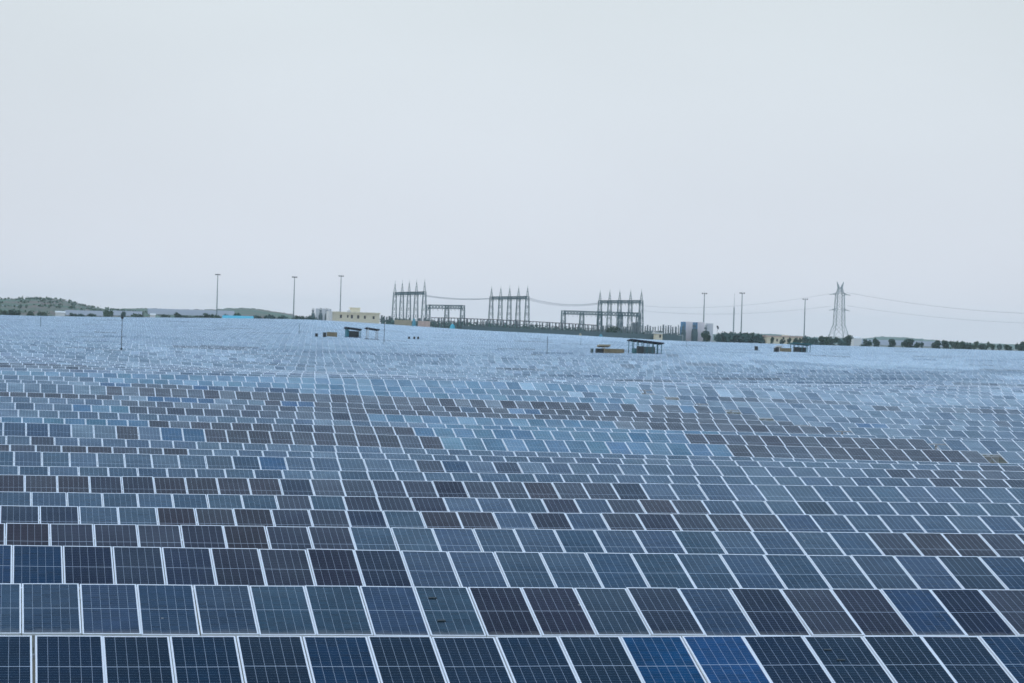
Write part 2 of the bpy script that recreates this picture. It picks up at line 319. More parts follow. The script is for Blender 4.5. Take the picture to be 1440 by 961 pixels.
LBL = {1: 'nearest row of dark teal panels, cut by the bottom edge, two vivid blue',
       2: 'second row from the bottom edge, grey-blue panels at left and black ones at right',
       3: 'third row from the bottom edge, navy panels at left turning grey at the middle',
       4: 'fourth row from the bottom edge, brown at both ends and grey between',
       5: 'fifth row from the bottom edge, patchwork of navy, grey and brown panels',
       6: 'sixth row from the bottom edge, grey left third then mixed brown and blue panels',
       7: 'seventh row from the bottom edge, dark brown as far as two thirds across',
       8: 'thin plain grey row directly behind the long dark brown row',
       9: 'ninth row from the bottom edge, grey with a trio of blue panels left of centre',
       10: 'slim row with a dark brown left end behind the row with three blue panels',
       11: 'plain grey row behind the slim row with a dark brown left end',
       12: 'row with blue, brown, then sky-blue panels, its missing panel nearest the right edge',
       13: 'row of light blue panels at left and brown at right, one missing near right edge',
       14: 'narrow pale row with a missing panel, between two rows of light blue and brown panels',
       15: 'row whose brown panels give way to light blue near the centre and brown again',
       16: 'long brown row with one blue pair right of its missing panel',
       17: 'row with four bright blue panels left of centre among brown ones',
       18: 'full brown row across the left half, single blue panel beside its missing one',
       19: 'row with bright blue panels at its left quarter, behind the full brown row',
       20: 'pale row with dark blue panels right of its missing panel',
       21: 'tall pale row on the crest, one deep blue panel beside its missing one',
       22: 'first thin pale row beyond the tall row on the crest', 23: 'second thin row beyond the tall crest row, brown at its left end',
       24: 'third thin row beyond the tall crest row, brown end at the left edge', 25: 'pale pinkish row, fourth beyond the tall crest row',
       26: 'pale row, fifth beyond the tall crest row', 27: 'pale row, sixth beyond the tall crest row', 28: 'pale row, seventh beyond the tall crest row'}
def row_y(n): return 41.35 + 7.7*(n-1)
def row_x0(n): return .768 - .13*(n-1)
UL, UR = -.041, .500
def glass_mesh():
    mb = MB(); x = MW/2-.026; mb.hexa([(-x, -L+.026, -.012), (x, -L+.026, -.012), (x, -.026, -.012), (-x, -.026, -.012), (-x, -L+.026, 0), (x, -L+.026, 0), (x, -.026, 0), (-x, -.026, 0)])
    me = bpy.data.meshes.new('solar_panel'); me.from_pydata(mb.v, [], mb.f); me.materials.append(M['glass'])
    uv = me.uv_layers.new(name='UVMap')
    for p in me.polygons:
        for li in p.loop_indices:
            v = me.vertices[me.loops[li].vertex_index].co; uv.data[li].uv = ((v.x+x)/(2*x), (v.y+L-.026)/(L-.052))
    return me
def frame_mesh(mw=MW, b=.032, h=.042, up=.004):
    x = mw/2; mb = MB()
    for cx, cyy, dx, dy in ((-x+b/2, -L/2, b, L), (x-b/2, -L/2, b, L), (0, -b/2, 2*x-2*b, b), (0, -L+b/2, 2*x-2*b, b)):
        mb.box((cx, cyy, up-h/2), (dx, dy, h))
    me = bpy.data.meshes.new('frame'); me.from_pydata(mb.v, [], mb.f); me.materials.append(M['alu']); return me
def panel_with_frame_mesh(gm_, fm_):
    me = bpy.data.meshes.new('solar_panel'); v = [tuple(q.co) for q in gm_.vertices]; o_ = len(v)
    f = [tuple(p.vertices) for p in gm_.polygons]; ng = len(f)
    v += [tuple(q.co) for q in fm_.vertices]; f += [tuple(i+o_ for i in p.vertices) for p in fm_.polygons]
    me.from_pydata(v, [], f); me.materials.append(M['glass']); me.materials.append(M['alu'])
    uv = me.uv_layers.new(name='UVMap'); x = MW/2-.026
    for i, p in enumerate(me.polygons):
        p.material_index = 0 if i < ng else 1
        for li in p.loop_indices:
            q = me.vertices[me.loops[li].vertex_index].co; uv.data[li].uv = ((q.x+x)/(2*x), (q.y+L-.026)/(L-.052))
    return me
GLASS, FRAME = glass_mesh(), frame_mesh()
PANEL1 = panel_with_frame_mesh(GLASS, FRAME)
def vary(c, amt=.13):
    k = 1 + random.uniform(-amt, amt); return tuple(max(0, q*k*(1+random.uniform(-.10, .10))) for q in c)
def run_code(n, x):
    c = 'G'
    for s_, q in RUN[n]:
        if x >= s_: c = q
    return c
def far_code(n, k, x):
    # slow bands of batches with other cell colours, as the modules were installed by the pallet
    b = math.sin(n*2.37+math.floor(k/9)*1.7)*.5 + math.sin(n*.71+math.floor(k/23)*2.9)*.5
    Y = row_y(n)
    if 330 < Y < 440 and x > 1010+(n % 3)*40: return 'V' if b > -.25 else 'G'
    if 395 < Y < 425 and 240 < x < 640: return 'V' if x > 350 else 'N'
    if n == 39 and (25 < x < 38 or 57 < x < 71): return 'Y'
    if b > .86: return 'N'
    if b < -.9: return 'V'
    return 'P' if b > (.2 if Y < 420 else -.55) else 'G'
GLOSS = {'G': .50, 'T': .32, 'D': .24, 'B': .17, 'N': .24, 'U': .24, 'C': .42, 'V': .24, 'Y': .3, 'P': .62}
ROW_GROUP = 'rows of solar panels covering the field'
NEAR_LAST = 28
for n in range(1, NEAR_LAST+1):
    Y = row_y(n); x0 = row_x0(n)
    k0 = math.ceil((Y*UL-2-x0)/W); k1 = math.floor((Y*UR+1-x0)/W)
    if n < 12: k0 -= 5; k1 += 6
    while k1-k0 >= 100: k1 -= 1 if (k1+k0) % 2 else 0; k0 += 1
    xm = x0 + W*(k0+k1)/2
    root = empty('solar_panel_row', (xm, Y-L*CT/2, gz(xm, Y)), LBL[n], 'solar panels', ROW_GROUP)
    rl = root.location
    rk = MB(); px = -1
    for k in range(k0, k1+1):
        X = x0 + W*(k+.5); Z = float(ztop(X, Y)); sl = float(ztop(X+W, Y)-ztop(X-W, Y))/(2*W)
        px = img_x((X, Y-.3, Z))
        # racking under this module: two purlins, one rafter every third module, a post pair every sixth
        for q in (.25, .75):
            yy = Y-q*L*CT; zz = Z-q*L*ST-.085
            rk.box((X-rl.x, yy-rl.y, zz-rl.z), (W, .05, .07), 0, 0)
        if k % 3 == 0: rk.bar((X-rl.x, Y-.1*L*CT-rl.y, Z-.1*L*ST-.15-rl.z), (X-rl.x, Y-.9*L*CT-rl.y, Z-.9*L*ST-.15-rl.z), .06)
        if k % 3 == 0:
            for q in (.22, .78):
                a = (X-rl.x, Y-q*L*CT-rl.y, gz(X, Y)-.3-rl.z); rk.bar(a, (a[0], a[1], Z-q*L*ST-.17-rl.z), .09)
        if n in NOTCH and abs(px-NOTCH[n]) < .5*W*F_PX/Y*.98: continue
        jt = random.gauss(0, .005); jr = random.gauss(0, .0035)
        o = bpy.data.objects.new('solar_panel', GLASS if n <= 16 else PANEL1); COL.objects.link(o); o.parent = root
        gapx = (-.02 if n == 1 and k == -1 else .02 if n == 1 and k == 0 else 0)
        o.location = (X-rl.x+random.gauss(0, .0025)+gapx, Y-rl.y+random.gauss(0, .004), Z-rl.z+random.gauss(0, .004))
        o.rotation_euler = (TILT+jt, -math.atan(sl)+jr, random.gauss(0, .0008))
        code = run_code(n, px) if n in RUN else far_code(n, k, px)
        if code in 'GC' and n > 4 and random.random() < .008: code = 'N'
        if code == 'B' and random.random() < .25: code = 'N'
        c = vary(PAL[code]); o.color = (*c, GLOSS[code]*random.uniform(.85, 1.15))
        if n <= 16:
            fr = bpy.data.objects.new('frame', FRAME); COL.objects.link(fr); fr.parent = o
        if n == 2 and abs(px-622) < 34:
            for q, yy in ((.13, -.55), (.14, -1.62)):
                sm = MB(); sm.box((-MW/2+.18+q, yy, .012), (.17, .05, .02)); s_ = sm.build('dark_clip', M['dark_box'], o)
        if n == 1 and abs(px-1210) < 36:
            for q, yy in ((.30, -.55), (.42, -.95)):
                sm = MB(); sm.box((-MW/2+q, yy, .008), (.15, .04, .012)); s_ = sm.build('dark_clip', M['dark_box'], o)
    rk.build('support_frame', M['rack'], root)

ROW_LAST = 125
def row_off(n, X, Y):
    # rows follow small swells of the ground, so some stand clear and the next ones sink behind them
    a = rng.normal(0, .17 if Y < 450 else .06); b = rng.normal(0, .07 if Y < 450 else .03); ph = rng.uniform(0, 6.28)
    return a + b*np.sin(X/34.0+ph)
def zone_label(Y):
    if Y < 340: return 'thin pale row of panels in the hollow beyond the crest'
    if Y < 460: return 'thin row of panels between the hollow and the line of inverter shelters'
    if Y < 640: return 'hair-thin row of panels on the rising slope just behind the inverter shelters'
    return 'hair-thin row of panels near the far edge of the field below the substation'
for n in range(NEAR_LAST+1, ROW_LAST+1):
    Y = row_y(n) + random.uniform(-.5, .5); x0 = row_x0(n) + random.gauss(0, .03)
    k0 = math.ceil((Y*UL-2-x0)/W); k1 = math.floor((Y*UR+1-x0)/W)
    ks = np.arange(k0, k1+1); X = x0 + W*(ks+.5); Zt = ztop(X, Y) + rng.normal(0, .015, len(ks)) + row_off(n, X, Y)
    sl = (ztop(X+W, Y)-ztop(X-W, Y))/(2*W); tl = TILT + rng.normal(0, .004 if Y < 420 else .0015, len(ks))
    # walkways where cables and the inverter shelters stand
    xm = float(X.mean()); rl = Vector((xm, Y-1, gz(xm, Y)))
    v = []; f = []; mi = []; tint = []; uvs = []
    hw = MW/2
    for i, k in enumerate(ks):
        P0 = Vector((X[i]-rl.x, Y-rl.y, Zt[i]-rl.z)); ex = Vector((1, 0, sl[i])); ey = Vector((0, math.cos(tl[i]), math.sin(tl[i]))); nn = ex.cross(ey).normalized()
        def pt(a, b, c): return tuple(P0+ex*a+ey*b+nn*c)
        j = len(v); w_ = hw
        v += [pt(-w_, -L, 0), pt(w_, -L, 0), pt(w_, 0, 0), pt(-w_, 0, 0), pt(-w_, -L, -.04), pt(w_, -L, -.04), pt(w_, 0, -.04), pt(-w_, 0, -.04)]
        f += [(j, j+1, j+2, j+3), (j+4, j+5, j+1, j), (j+5, j+6, j+2, j+1), (j+6, j+7, j+3, j+2), (j+7, j+4, j, j+3)]; mi += [1]*5
        j = len(v); b_ = .031 if Y < 420 else .017; v += [pt(-w_+b_, -L+b_, .006), pt(w_-b_, -L+b_, .006), pt(w_-b_, -b_, .006), pt(-w_+b_, -b_, .006)]; f += [(j, j+1, j+2, j+3)]; mi += [0]
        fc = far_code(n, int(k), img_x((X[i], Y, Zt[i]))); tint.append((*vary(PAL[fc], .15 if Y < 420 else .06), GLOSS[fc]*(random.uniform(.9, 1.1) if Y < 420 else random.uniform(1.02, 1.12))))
    # posts under the row
    for k in range(0, len(ks), 6):
        zt = Zt[k]-rl.z; a = X[k]-rl.x; j = len(v); zb = gz(X[k], Y)-.3-rl.z; yb = Y-1.1-rl.y; zt -= .45
        v += [(a-.06, yb, zb), (a+.06, yb, zb), (a+.06, yb, zt), (a-.06, yb, zt), (a-.06, yb+.1, zb), (a+.06, yb+.1, zb), (a+.06, yb+.1, zt), (a-.06, yb+.1, zt)]
        f += [(j, j+1, j+2, j+3), (j+5, j+4, j+7, j+6), (j+1, j+5, j+6, j+2), (j+4, j, j+3, j+7)]; mi += [2]*4
    me = bpy.data.meshes.new('solar_panel_row'); me.from_pydata(v, [], f)
    for m_ in ('glass_far', 'alu', 'rack'): me.materials.append(M[m_])
    me.polygons.foreach_set('material_index', mi)
    ca = me.color_attributes.new('tint', 'FLOAT_COLOR', 'CORNER'); uvl = me.uv_layers.new(name='UVMap')
    cd = np.ones((len(me.loops), 4), np.float32); ud = np.zeros((len(me.loops), 2), np.float32); q = 0
    for i in range(len(ks)):
        l0 = i*24; cd[l0:l0+24] = tint[i]; ud[l0+20:l0+24] = ((0, 0), (1, 0), (1, 1), (0, 1))
    ca.data.foreach_set('color', cd.ravel()); uvl.data.foreach_set('uv', ud.ravel()); me.update()
    o = bpy.data.objects.new('solar_panel_row', me); COL.objects.link(o); o.location = rl
    tag(o, zone_label(Y), 'solar panels', ROW_GROUP)

# ------------------------------------------------------------------ hills behind the field
def hill(name, pts, Y0, depth, base_drop, m, label, rough=.8, step=3.0, sink=6.0):
    xs_ = np.arange(pts[0][0], pts[-1][0]+.1, step); ytop = np.interp(xs_, [p[0] for p in pts], [p[1] for p in pts])
    nd = 9; mb = MB()
    for j in range(nd):
        t = j/(nd-1); hgt = math.sin(math.pi*min(1, t*1.25+.0)/2) if t < .8 else 1-(t-.8)/.2*.9
        for i, x in enumerate(xs_):
            Yd = Y0 + depth*(t-.8); p = at(float(x), 470, Yd); top = at(float(x), float(ytop[i]), Y0).z
            zb = float(ztop(p.x, Yd)) - TOP_H - sink
            mb.v.append((p.x, p.y, zb + (top-zb)*hgt + (random.uniform(-1, 1)*rough if 0 < j < nd-1 else 0)))
    n_ = len(xs_); mb.f = [(j*n_+i, j*n_+i+1, (j+1)*n_+i+1, (j+1)*n_+i) for j in range(nd-1) for i in range(n_-1)]
    o = mb.build(name, m); tag(o, label, kind='structure')
    for p in o.data.polygons: p.use_smooth = True
    return o
h1 = hill('hill', [(-330, 432), (-200, 425), (-60, 422), (0, 421.5), (40, 420.5), (85, 421.5), (105, 426), (130, 432), (150, 435.5), (180, 438), (210, 441), (240, 446)], 2300, 900, 0, M['hill'], 'scrub covered hill at the left')
hill('hill', [(120, 436), (150, 435), (195, 433.6), (210, 433.8), (245, 435.2), (300, 435.6), (318, 434), (340, 433.2), (355, 434), (375, 437), (400, 440), (416, 444), (430, 449)], 2700, 900, 0, M['hill'], 'low wooded ridge', .5)
hill('hill', [(985, 470), (1060, 469), (1090, 470), (1140, 474), (1160, 475), (1215, 476), (1240, 473.5), (1262, 474), (1290, 476), (1320, 479), (1350, 481.5), (1390, 483), (1440, 485), (1620, 491)], 3600, 1200, 0, M['hill_far'], 'distant wooded ridge at the right', .6)
# scrub and small trees on the left hill: nobody could count them
sb = MB()
def leafball(mb, c, r, n, size, flat=.8):
    for _ in range(n):
        d = Vector((random.gauss(0, 1), random.gauss(0, 1), random.gauss(0, 1))).normalized()*(r*random.random()**.4); d.z *= flat
        p = Vector(c)+d; a = Vector((random.gauss(0, 1), random.gauss(0, 1), random.gauss(0, 1))).normalized(); b = a.orthogonal().normalized(); a2 = a.cross(b); q = size*random.uniform(.6, 1.3)
        mb.quad(p-b*q-a2*q*.6, p+b*q-a2*q*.6, p+b*q*.7+a2*q, p-b*q*.7+a2*q)
hv = [tuple(v.co) for v in h1.data.vertices]
for _ in range(1300):
    v = Vector(random.choice(hv)); v.x += random.uniform(-8, 8); v.y += random.uniform(-30, 30)
    leafball(sb, v+Vector((0, 0, .2)), random.choice((.7, .9, 1.2, 1.5, 2.4)), 12, .8)
tag(sb.build('scrub', M['leaf_mid']), 'scrub bushes over the hillside', kind='stuff')

# a second, far solar field on the slopes at the left: reads as one pale mass
fs = MB()
for xa, xb, ya, yb, Ya, Yb, nr in ((208, 330, 443.5, 439.0, 1500, 1900, 16), (92, 146, 443.5, 440.5, 1500, 1750, 10), (-90, 58, 431.8, 430.4, 1950, 2050, 5), (150, 200, 444, 441, 1500, 1750, 9), (1195, 1330, 486, 481.5, 1500, 2300, 18)):
    for j in range(nr):
        t = j/(nr-1); Yr = Ya+(Yb-Ya)*t; yr = ya+(yb-ya)*t + 0
        sl = .0298
        a = at(xa, yr+sl*(xa-(xa+xb)/2), Yr); b = at(xb, yr+sl*(xb-(xa+xb)/2), Yr); d = (b-a).normalized(); n_ = Vector((0, 0, 1))
        e = Vector((0, .82, .42))*4.5; th = Vector((0, .1, -.25))
        fs.hexa([a+th, b+th, b+e+th, a+e+th, a, b, b+e, a+e])
fo = fs.build('solar_field', M['glass_far']); ca = fo.data.color_attributes.new('tint', 'FLOAT_COLOR', 'CORNER'); ca.data.foreach_set('color', np.tile(np.array([.10, .15, .20, .5], np.float32), len(fo.data.loops)))
tag(fo, 'far solar arrays on the slopes, merging into pale strips', kind='stuff')

# ------------------------------------------------------------------ finding where a thing of the field stands
def field_hit(x, y, Ymin=150):
    Y = Ymin
    while Y < 1000:
        p = at(x, y, Y)
        if p.z <= float(ztop(p.x, Y)): return Y
        Y += 1.0
    return 1000
def aisle(Y): return row_y(math.floor((Y-41.35)/7.7)+1) + 2.9
# ------------------------------------------------------------------ trees
def tree_proto(kind, seed, m):
    random.seed(seed); cr_ = MB(); tr = MB()
    h = 6.0; tr.tube((0, 0, -.6), (random.uniform(-.2, .2), 0, 2.6), .22, .13, 7)
    limbs = []
    for i in range(6):
        a = i*1.05+random.uniform(-.3, .3); e = Vector((math.cos(a)*random.uniform(.8, 1.7), math.sin(a)*random.uniform(.8, 1.7), random.uniform(2.6, 4.6)))
        tr.tube((0, 0, random.uniform(1.2, 2.4)), e, .09, .04, 5); limbs.append(e)
    nb = {'round': 11, 'bush': 9, 'loose': 8}[kind]
    for i in range(nb):
        if kind == 'round': c = Vector((random.gauss(0, 1.0), random.gauss(0, 1.0), random.uniform(2.0, 5.2))); r = random.uniform(.9, 1.5)
        elif kind == 'bush': c = Vector((random.gauss(0, 1.5), random.gauss(0, 1.3), random.uniform(.6, 4.0))); r = random.uniform(1.0, 1.7)
        else: c = limbs[i % 6]+Vector((random.gauss(0, .5), random.gauss(0, .5), random.uniform(-.6, 1.3))); r = random.uniform(.55, 1.0)
        leafball(cr_, c, r, 110, .28, .85)
    for e in limbs: leafball(cr_, e, .7, 40, .2)
    def me(mb, n, mm):
        q = bpy.data.meshes.new(n); q.from_pydata([tuple(v) for v in mb.v], [], mb.f); q.materials.append(mm); return q
    return me(tr, 'trunk', M['bark']), me(cr_, 'crown', m)
PROTO = {}
for kind in ('round', 'bush', 'loose'):
    for mi_, mn in enumerate(('leaf_dark', 'leaf_mid', 'leaf_blue')):
        PROTO[kind, mn] = [tree_proto(kind, 11+mi_*7+q*31+len(kind), M[mn]) for q in range(2)]
random.seed(21); tcount = 0
def tree(x, ytop, wpx, Y, kind, mn, label, group, name='tree', base_y=None):
    global tcount; tcount += 1
    p = at(x, 470, Y); zb = gz(p.x, Y); 
    if base_y is not None: zb = max(zb, at(x, base_y, Y).z)
    zt = at(x, ytop, Y).z; h = max(1.5, zt-zb); w = wpx*pxm(Y)*1.12
    r = empty(name, (p.x, Y, zb), label, 'tree' if name == 'tree' else 'bush', group)
    tm, cm = PROTO[kind, mn][tcount % 2]
    hz = {'round': 6.1, 'bush': 5.0, 'loose': 5.6}[kind]; wx = {'round': 4.6, 'bush': 5.6, 'loose': 4.6}[kind]
    r.scale = (w/wx, w/wx, h/hz); r.rotation_euler.z = random.uniform(0, 6.28)
    for n_, m_ in (('trunk', tm), ('crown', cm)):
        o = bpy.data.objects.new(n_, m_); COL.objects.link(o); o.parent = r
TR = 'trees beyond the right end of the field'
LR = 'trees behind the left edge of the field'
for x, yt, w, Y, k, m_, lb in (
    (1133, 472.5, 16, 1120, 'bush', 'leaf_blue', 'blue-green bushy tree just right of the rightmost mast'), (1146, 475, 13, 1110, 'bush', 'leaf_blue', 'low blue-green bush left of the pylon foot'),
    (1156, 472.5, 12, 1130, 'round', 'leaf_dark', 'rounded tree touching the left foot of the pylon'), (1169, 474, 15, 1120, 'bush', 'leaf_dark', 'wide dark bush under the left half of the pylon'),
    (1183, 477.5, 12, 1110, 'bush', 'leaf_blue', 'low bush under the right half of the pylon'), (1191, 471.5, 14, 1130, 'round', 'leaf_dark', 'tall dark tree at the right foot of the pylon'),
    (1219, 477.5, 13, 1120, 'bush', 'leaf_dark', 'squat dark bush right of the pale blue building'), (1233.5, 475.5, 9, 1130, 'round', 'leaf_dark', 'slim dark tree between two bare gaps right of the pale building'),
    (1254, 476.5, 9, 1130, 'round', 'leaf_dark', 'narrow upright dark tree standing alone with gaps at both sides'), (1269.5, 480.5, 4, 1140, 'loose', 'leaf_mid', 'tiny sapling between the lone narrow tree and a big dark tree'),
    (1279, 476.5, 14, 1120, 'round', 'leaf_dark', 'big dark tree right of the tiny sapling'), (1290.5, 481.5, 7, 1110, 'bush', 'leaf_dark', 'small bush leaning on the big dark tree'),
    (1297, 481, 5, 1140, 'loose', 'leaf_blue', 'pale small tree before a bare stretch of the tree line'), (1316, 478.5, 13, 1120, 'round', 'leaf_dark', 'first broad tree after the bare stretch of the tree line'),
    (1329.5, 478.5, 11, 1125, 'round', 'leaf_dark', 'domed dark tree beside the first broad tree after the bare stretch'), (1343, 480, 13, 1120, 'bush', 'leaf_mid', 'leftmost crown of the long joined clump of trees'),
    (1353, 480, 13, 1125, 'round', 'leaf_mid', 'middle crown of the long joined clump of trees'), (1362, 482, 11, 1120, 'bush', 'leaf_dark', 'rightmost crown of the long joined clump of trees'),
    (1371, 482.5, 10, 1130, 'loose', 'leaf_mid', 'airy light green tree right of the long joined clump'), (1381, 484, 13, 1115, 'bush', 'leaf_dark', 'dark low tree beside an airy light green one'),
    (1388, 483, 8, 1130, 'loose', 'leaf_mid', 'thin light tree behind the dark low one'), (1396, 483, 10, 1125, 'loose', 'leaf_mid', 'open-crowned tree left of a bright gap'),
    (1406, 484, 8, 1130, 'loose', 'leaf_blue', 'sparse tree standing in the bright gap near the right edge'), (1419, 484.5, 11, 1120, 'round', 'leaf_dark', 'round dark tree second from the right edge'),
    (1431, 483, 6, 1130, 'loose', 'leaf_blue', 'slender tree at the left side of the tallest right edge tree'), (1438, 480.5, 14, 1120, 'round', 'leaf_dark', 'tallest dark tree, cut by the right edge'),
    (1015, 466.5, 22, 1090, 'bush', 'leaf_blue', 'blue-green hedge tree right of the dark box by the pale fire walls'), (1028, 467, 22, 1095, 'bush', 'leaf_blue', 'hedge tree under the thin far mast'),
    (1041, 467.5, 22, 1090, 'bush', 'leaf_blue', 'hedge tree at the foot of the tallest right mast'), (1053, 468.5, 22, 1095, 'bush', 'leaf_dark', 'hedge tree just right of the tallest right mast'),
    (1066, 469.5, 22, 1090, 'bush', 'leaf_blue', 'hedge tree left of the cream lodge'), (1076, 471, 10, 1095, 'bush', 'leaf_blue', 'last hedge tree, touching the cream lodge'),
    (1086, 475, 5, 1060, 'loose', 'leaf_dark', 'small dark tree before the left end of the cream lodge'), (1101, 475, 8, 1060, 'loose', 'leaf_dark', 'bushy tree before the middle of the cream lodge'),
    (1110, 476, 5, 1060, 'loose', 'leaf_dark', 'small tree before the right half of the cream lodge'), (1121, 475.5, 9, 1060, 'bush', 'leaf_dark', 'dark tree hiding the right end of the cream lodge')):
    tree(x, yt, w, Y, k, m_, lb, TR)
tree(864, 459.5, 21, 1045, 'bush', 'leaf_dark', 'rounded dark green tree before the switchyard posts', None)
tree(994, 466.5, 10, 1060, 'bush', 'leaf_dark', 'black-green bush against the foot of the right pale fire walls', None)
for x, yt, w, Y, k, m_, lb in (
    (3, 436.5, 12, 1180, 'bush', 'leaf_mid', 'low tree cut by the left edge'), (21, 436.5, 20, 1180, 'bush', 'leaf_dark', 'wide dark bush near the left edge under the hill'),
    (42, 437.5, 9, 1200, 'round', 'leaf_mid', 'small round tree left of the white house under the hill'), (58, 439, 14, 1220, 'bush', 'leaf_mid', 'pale bush touching the white house on its left'),
    (103, 440.5, 13, 1150, 'bush', 'leaf_dark', 'flat dark bush right of the white house'), (113, 441, 10, 1150, 'bush', 'leaf_blue', 'second flat bush right of the white house'),
    (127, 441, 13, 1150, 'bush', 'leaf_dark', 'flat dark bush standing apart left of a round tree'), (152.5, 436.5, 14, 1150, 'bush', 'leaf_mid', 'round green tree left of the dark camera pole'),
    (173, 438.5, 6, 1250, 'round', 'leaf_blue', 'tree right behind the top of the dark camera pole'), (192, 441.5, 16, 1150, 'bush', 'leaf_mid', 'low bush left of the small white shed'),
    (233, 442.5, 16, 1150, 'bush', 'leaf_dark', 'thin bush right of the small white shed'), (251, 439.5, 9, 1150, 'round', 'leaf_dark', 'pointed dark tree in the middle of a low hedge'),
    (262, 444, 18, 1150, 'bush', 'leaf_dark', 'low bush right of the pointed dark tree'), (279, 444, 16, 1150, 'bush', 'leaf_mid', 'yellowish bush left of the leftmost mast'),
    (293, 441, 18, 1140, 'bush', 'leaf_dark', 'dark bush mound at the foot of the leftmost mast'), (306, 443.5, 12, 1140, 'bush', 'leaf_mid', 'bush touching the cyan roof on its left'),
    (318, 441.5, 10, 1250, 'bush', 'leaf_blue', 'tree behind the left end of the cyan roof'), (331, 440.5, 12, 1250, 'bush', 'leaf_mid', 'tree behind the right half of the cyan roof'),
    (362, 443, 16, 1200, 'bush', 'leaf_blue', 'bluish bush just right of the cyan roof'), (378, 442.5, 16, 1200, 'bush', 'leaf_blue', 'bluish bush below the wooded ridge'),
    (395, 443.5, 16, 1200, 'bush', 'leaf_blue', 'bluish bush left of the second mast'), (420, 444.5, 16, 1150, 'bush', 'leaf_dark', 'low dark bush at the foot of the second mast'),
    (434, 443.5, 16, 1150, 'bush', 'leaf_blue', 'bluish bush between the second mast and the left fire walls')):
    tree(x, yt, w, Y, k, m_, lb, LR)

# ------------------------------------------------------------------ lighting masts
def mast(x, yt, Y, label, heads):
    p = at(x-.4, 470, Y); t = at(x, yt, Y); zb = gz(p.x, Y)
    r = empty('lighting_mast', (t.x, Y, zb), label, 'light mast', 'tall lighting masts round the substation')
    h = t.z-zb; mb = MB(); mb.tube((0, 0, -.5), (0, 0, h-.2), .36, .17, 10); mb.build('pole', M['mast'], r)
    mb = MB()
    for k in range(12):
        a = k*math.pi/6; mb.bar((math.cos(a)*.95, math.sin(a)*.95, h-.1), (math.cos(a+math.pi/6)*.95, math.sin(a+math.pi/6)*.95, h-.1), .10)
        if k % 3 == 0: mb.bar((0, 0, h-.15), (math.cos(a)*.95, math.sin(a)*.95, h-.1), .09)
    mb.build('lamp_ring', M['post_dark'], r)
    for k in range(heads):
        a = k*2*math.pi/heads+.2; mb = MB(); mb.box((math.cos(a)*1.12, math.sin(a)*1.12, h+.02), (.50, .34, .46), a, .3); mb.build('floodlight', M['post_dark'], r)
    mb = MB(); mb.tube((0, 0, h-.2), (0, 0, h+.9), .04, .02, 6); mb.build('lightning_spike', M['mast'], r)
mast(306.3, 386.5, 1210, 'leftmost tall mast, alone before the low hills', 6)
mast(414.3, 390, 1180, 'tall mast standing alone left of the fire walls and cream building', 6)
mast(479.8, 388.5, 1220, 'tall mast rising behind the cream building with six windows', 6)
mast(990.7, 413, 1090, 'tall mast beside the right pale fire walls', 6)
mast(1043.8, 412.5, 1120, 'tall mast with a lopsided lamp head over the hedge', 5)
mast(1132.3, 421, 1120, 'tall mast behind the right end of the cream lodge', 6)
p = at(1033, 413, 1900); zb = gz(p.x, 1900); mb = MB()
r = empty('radio_mast', (p.x, 1900, zb), 'thin pale far mast between two lighting masts', 'mast')
mb.tube((0, 0, -1), (0, 0, (p.z-zb)*.72), .62, .5, 8); mb.build('mast_shaft', M['mast'], r)
mb = MB(); mb.tube((0, 0, (p.z-zb)*.70), (0, 0, p.z-zb), .2, .1, 8); mb.build('antenna', M['mast'], r)

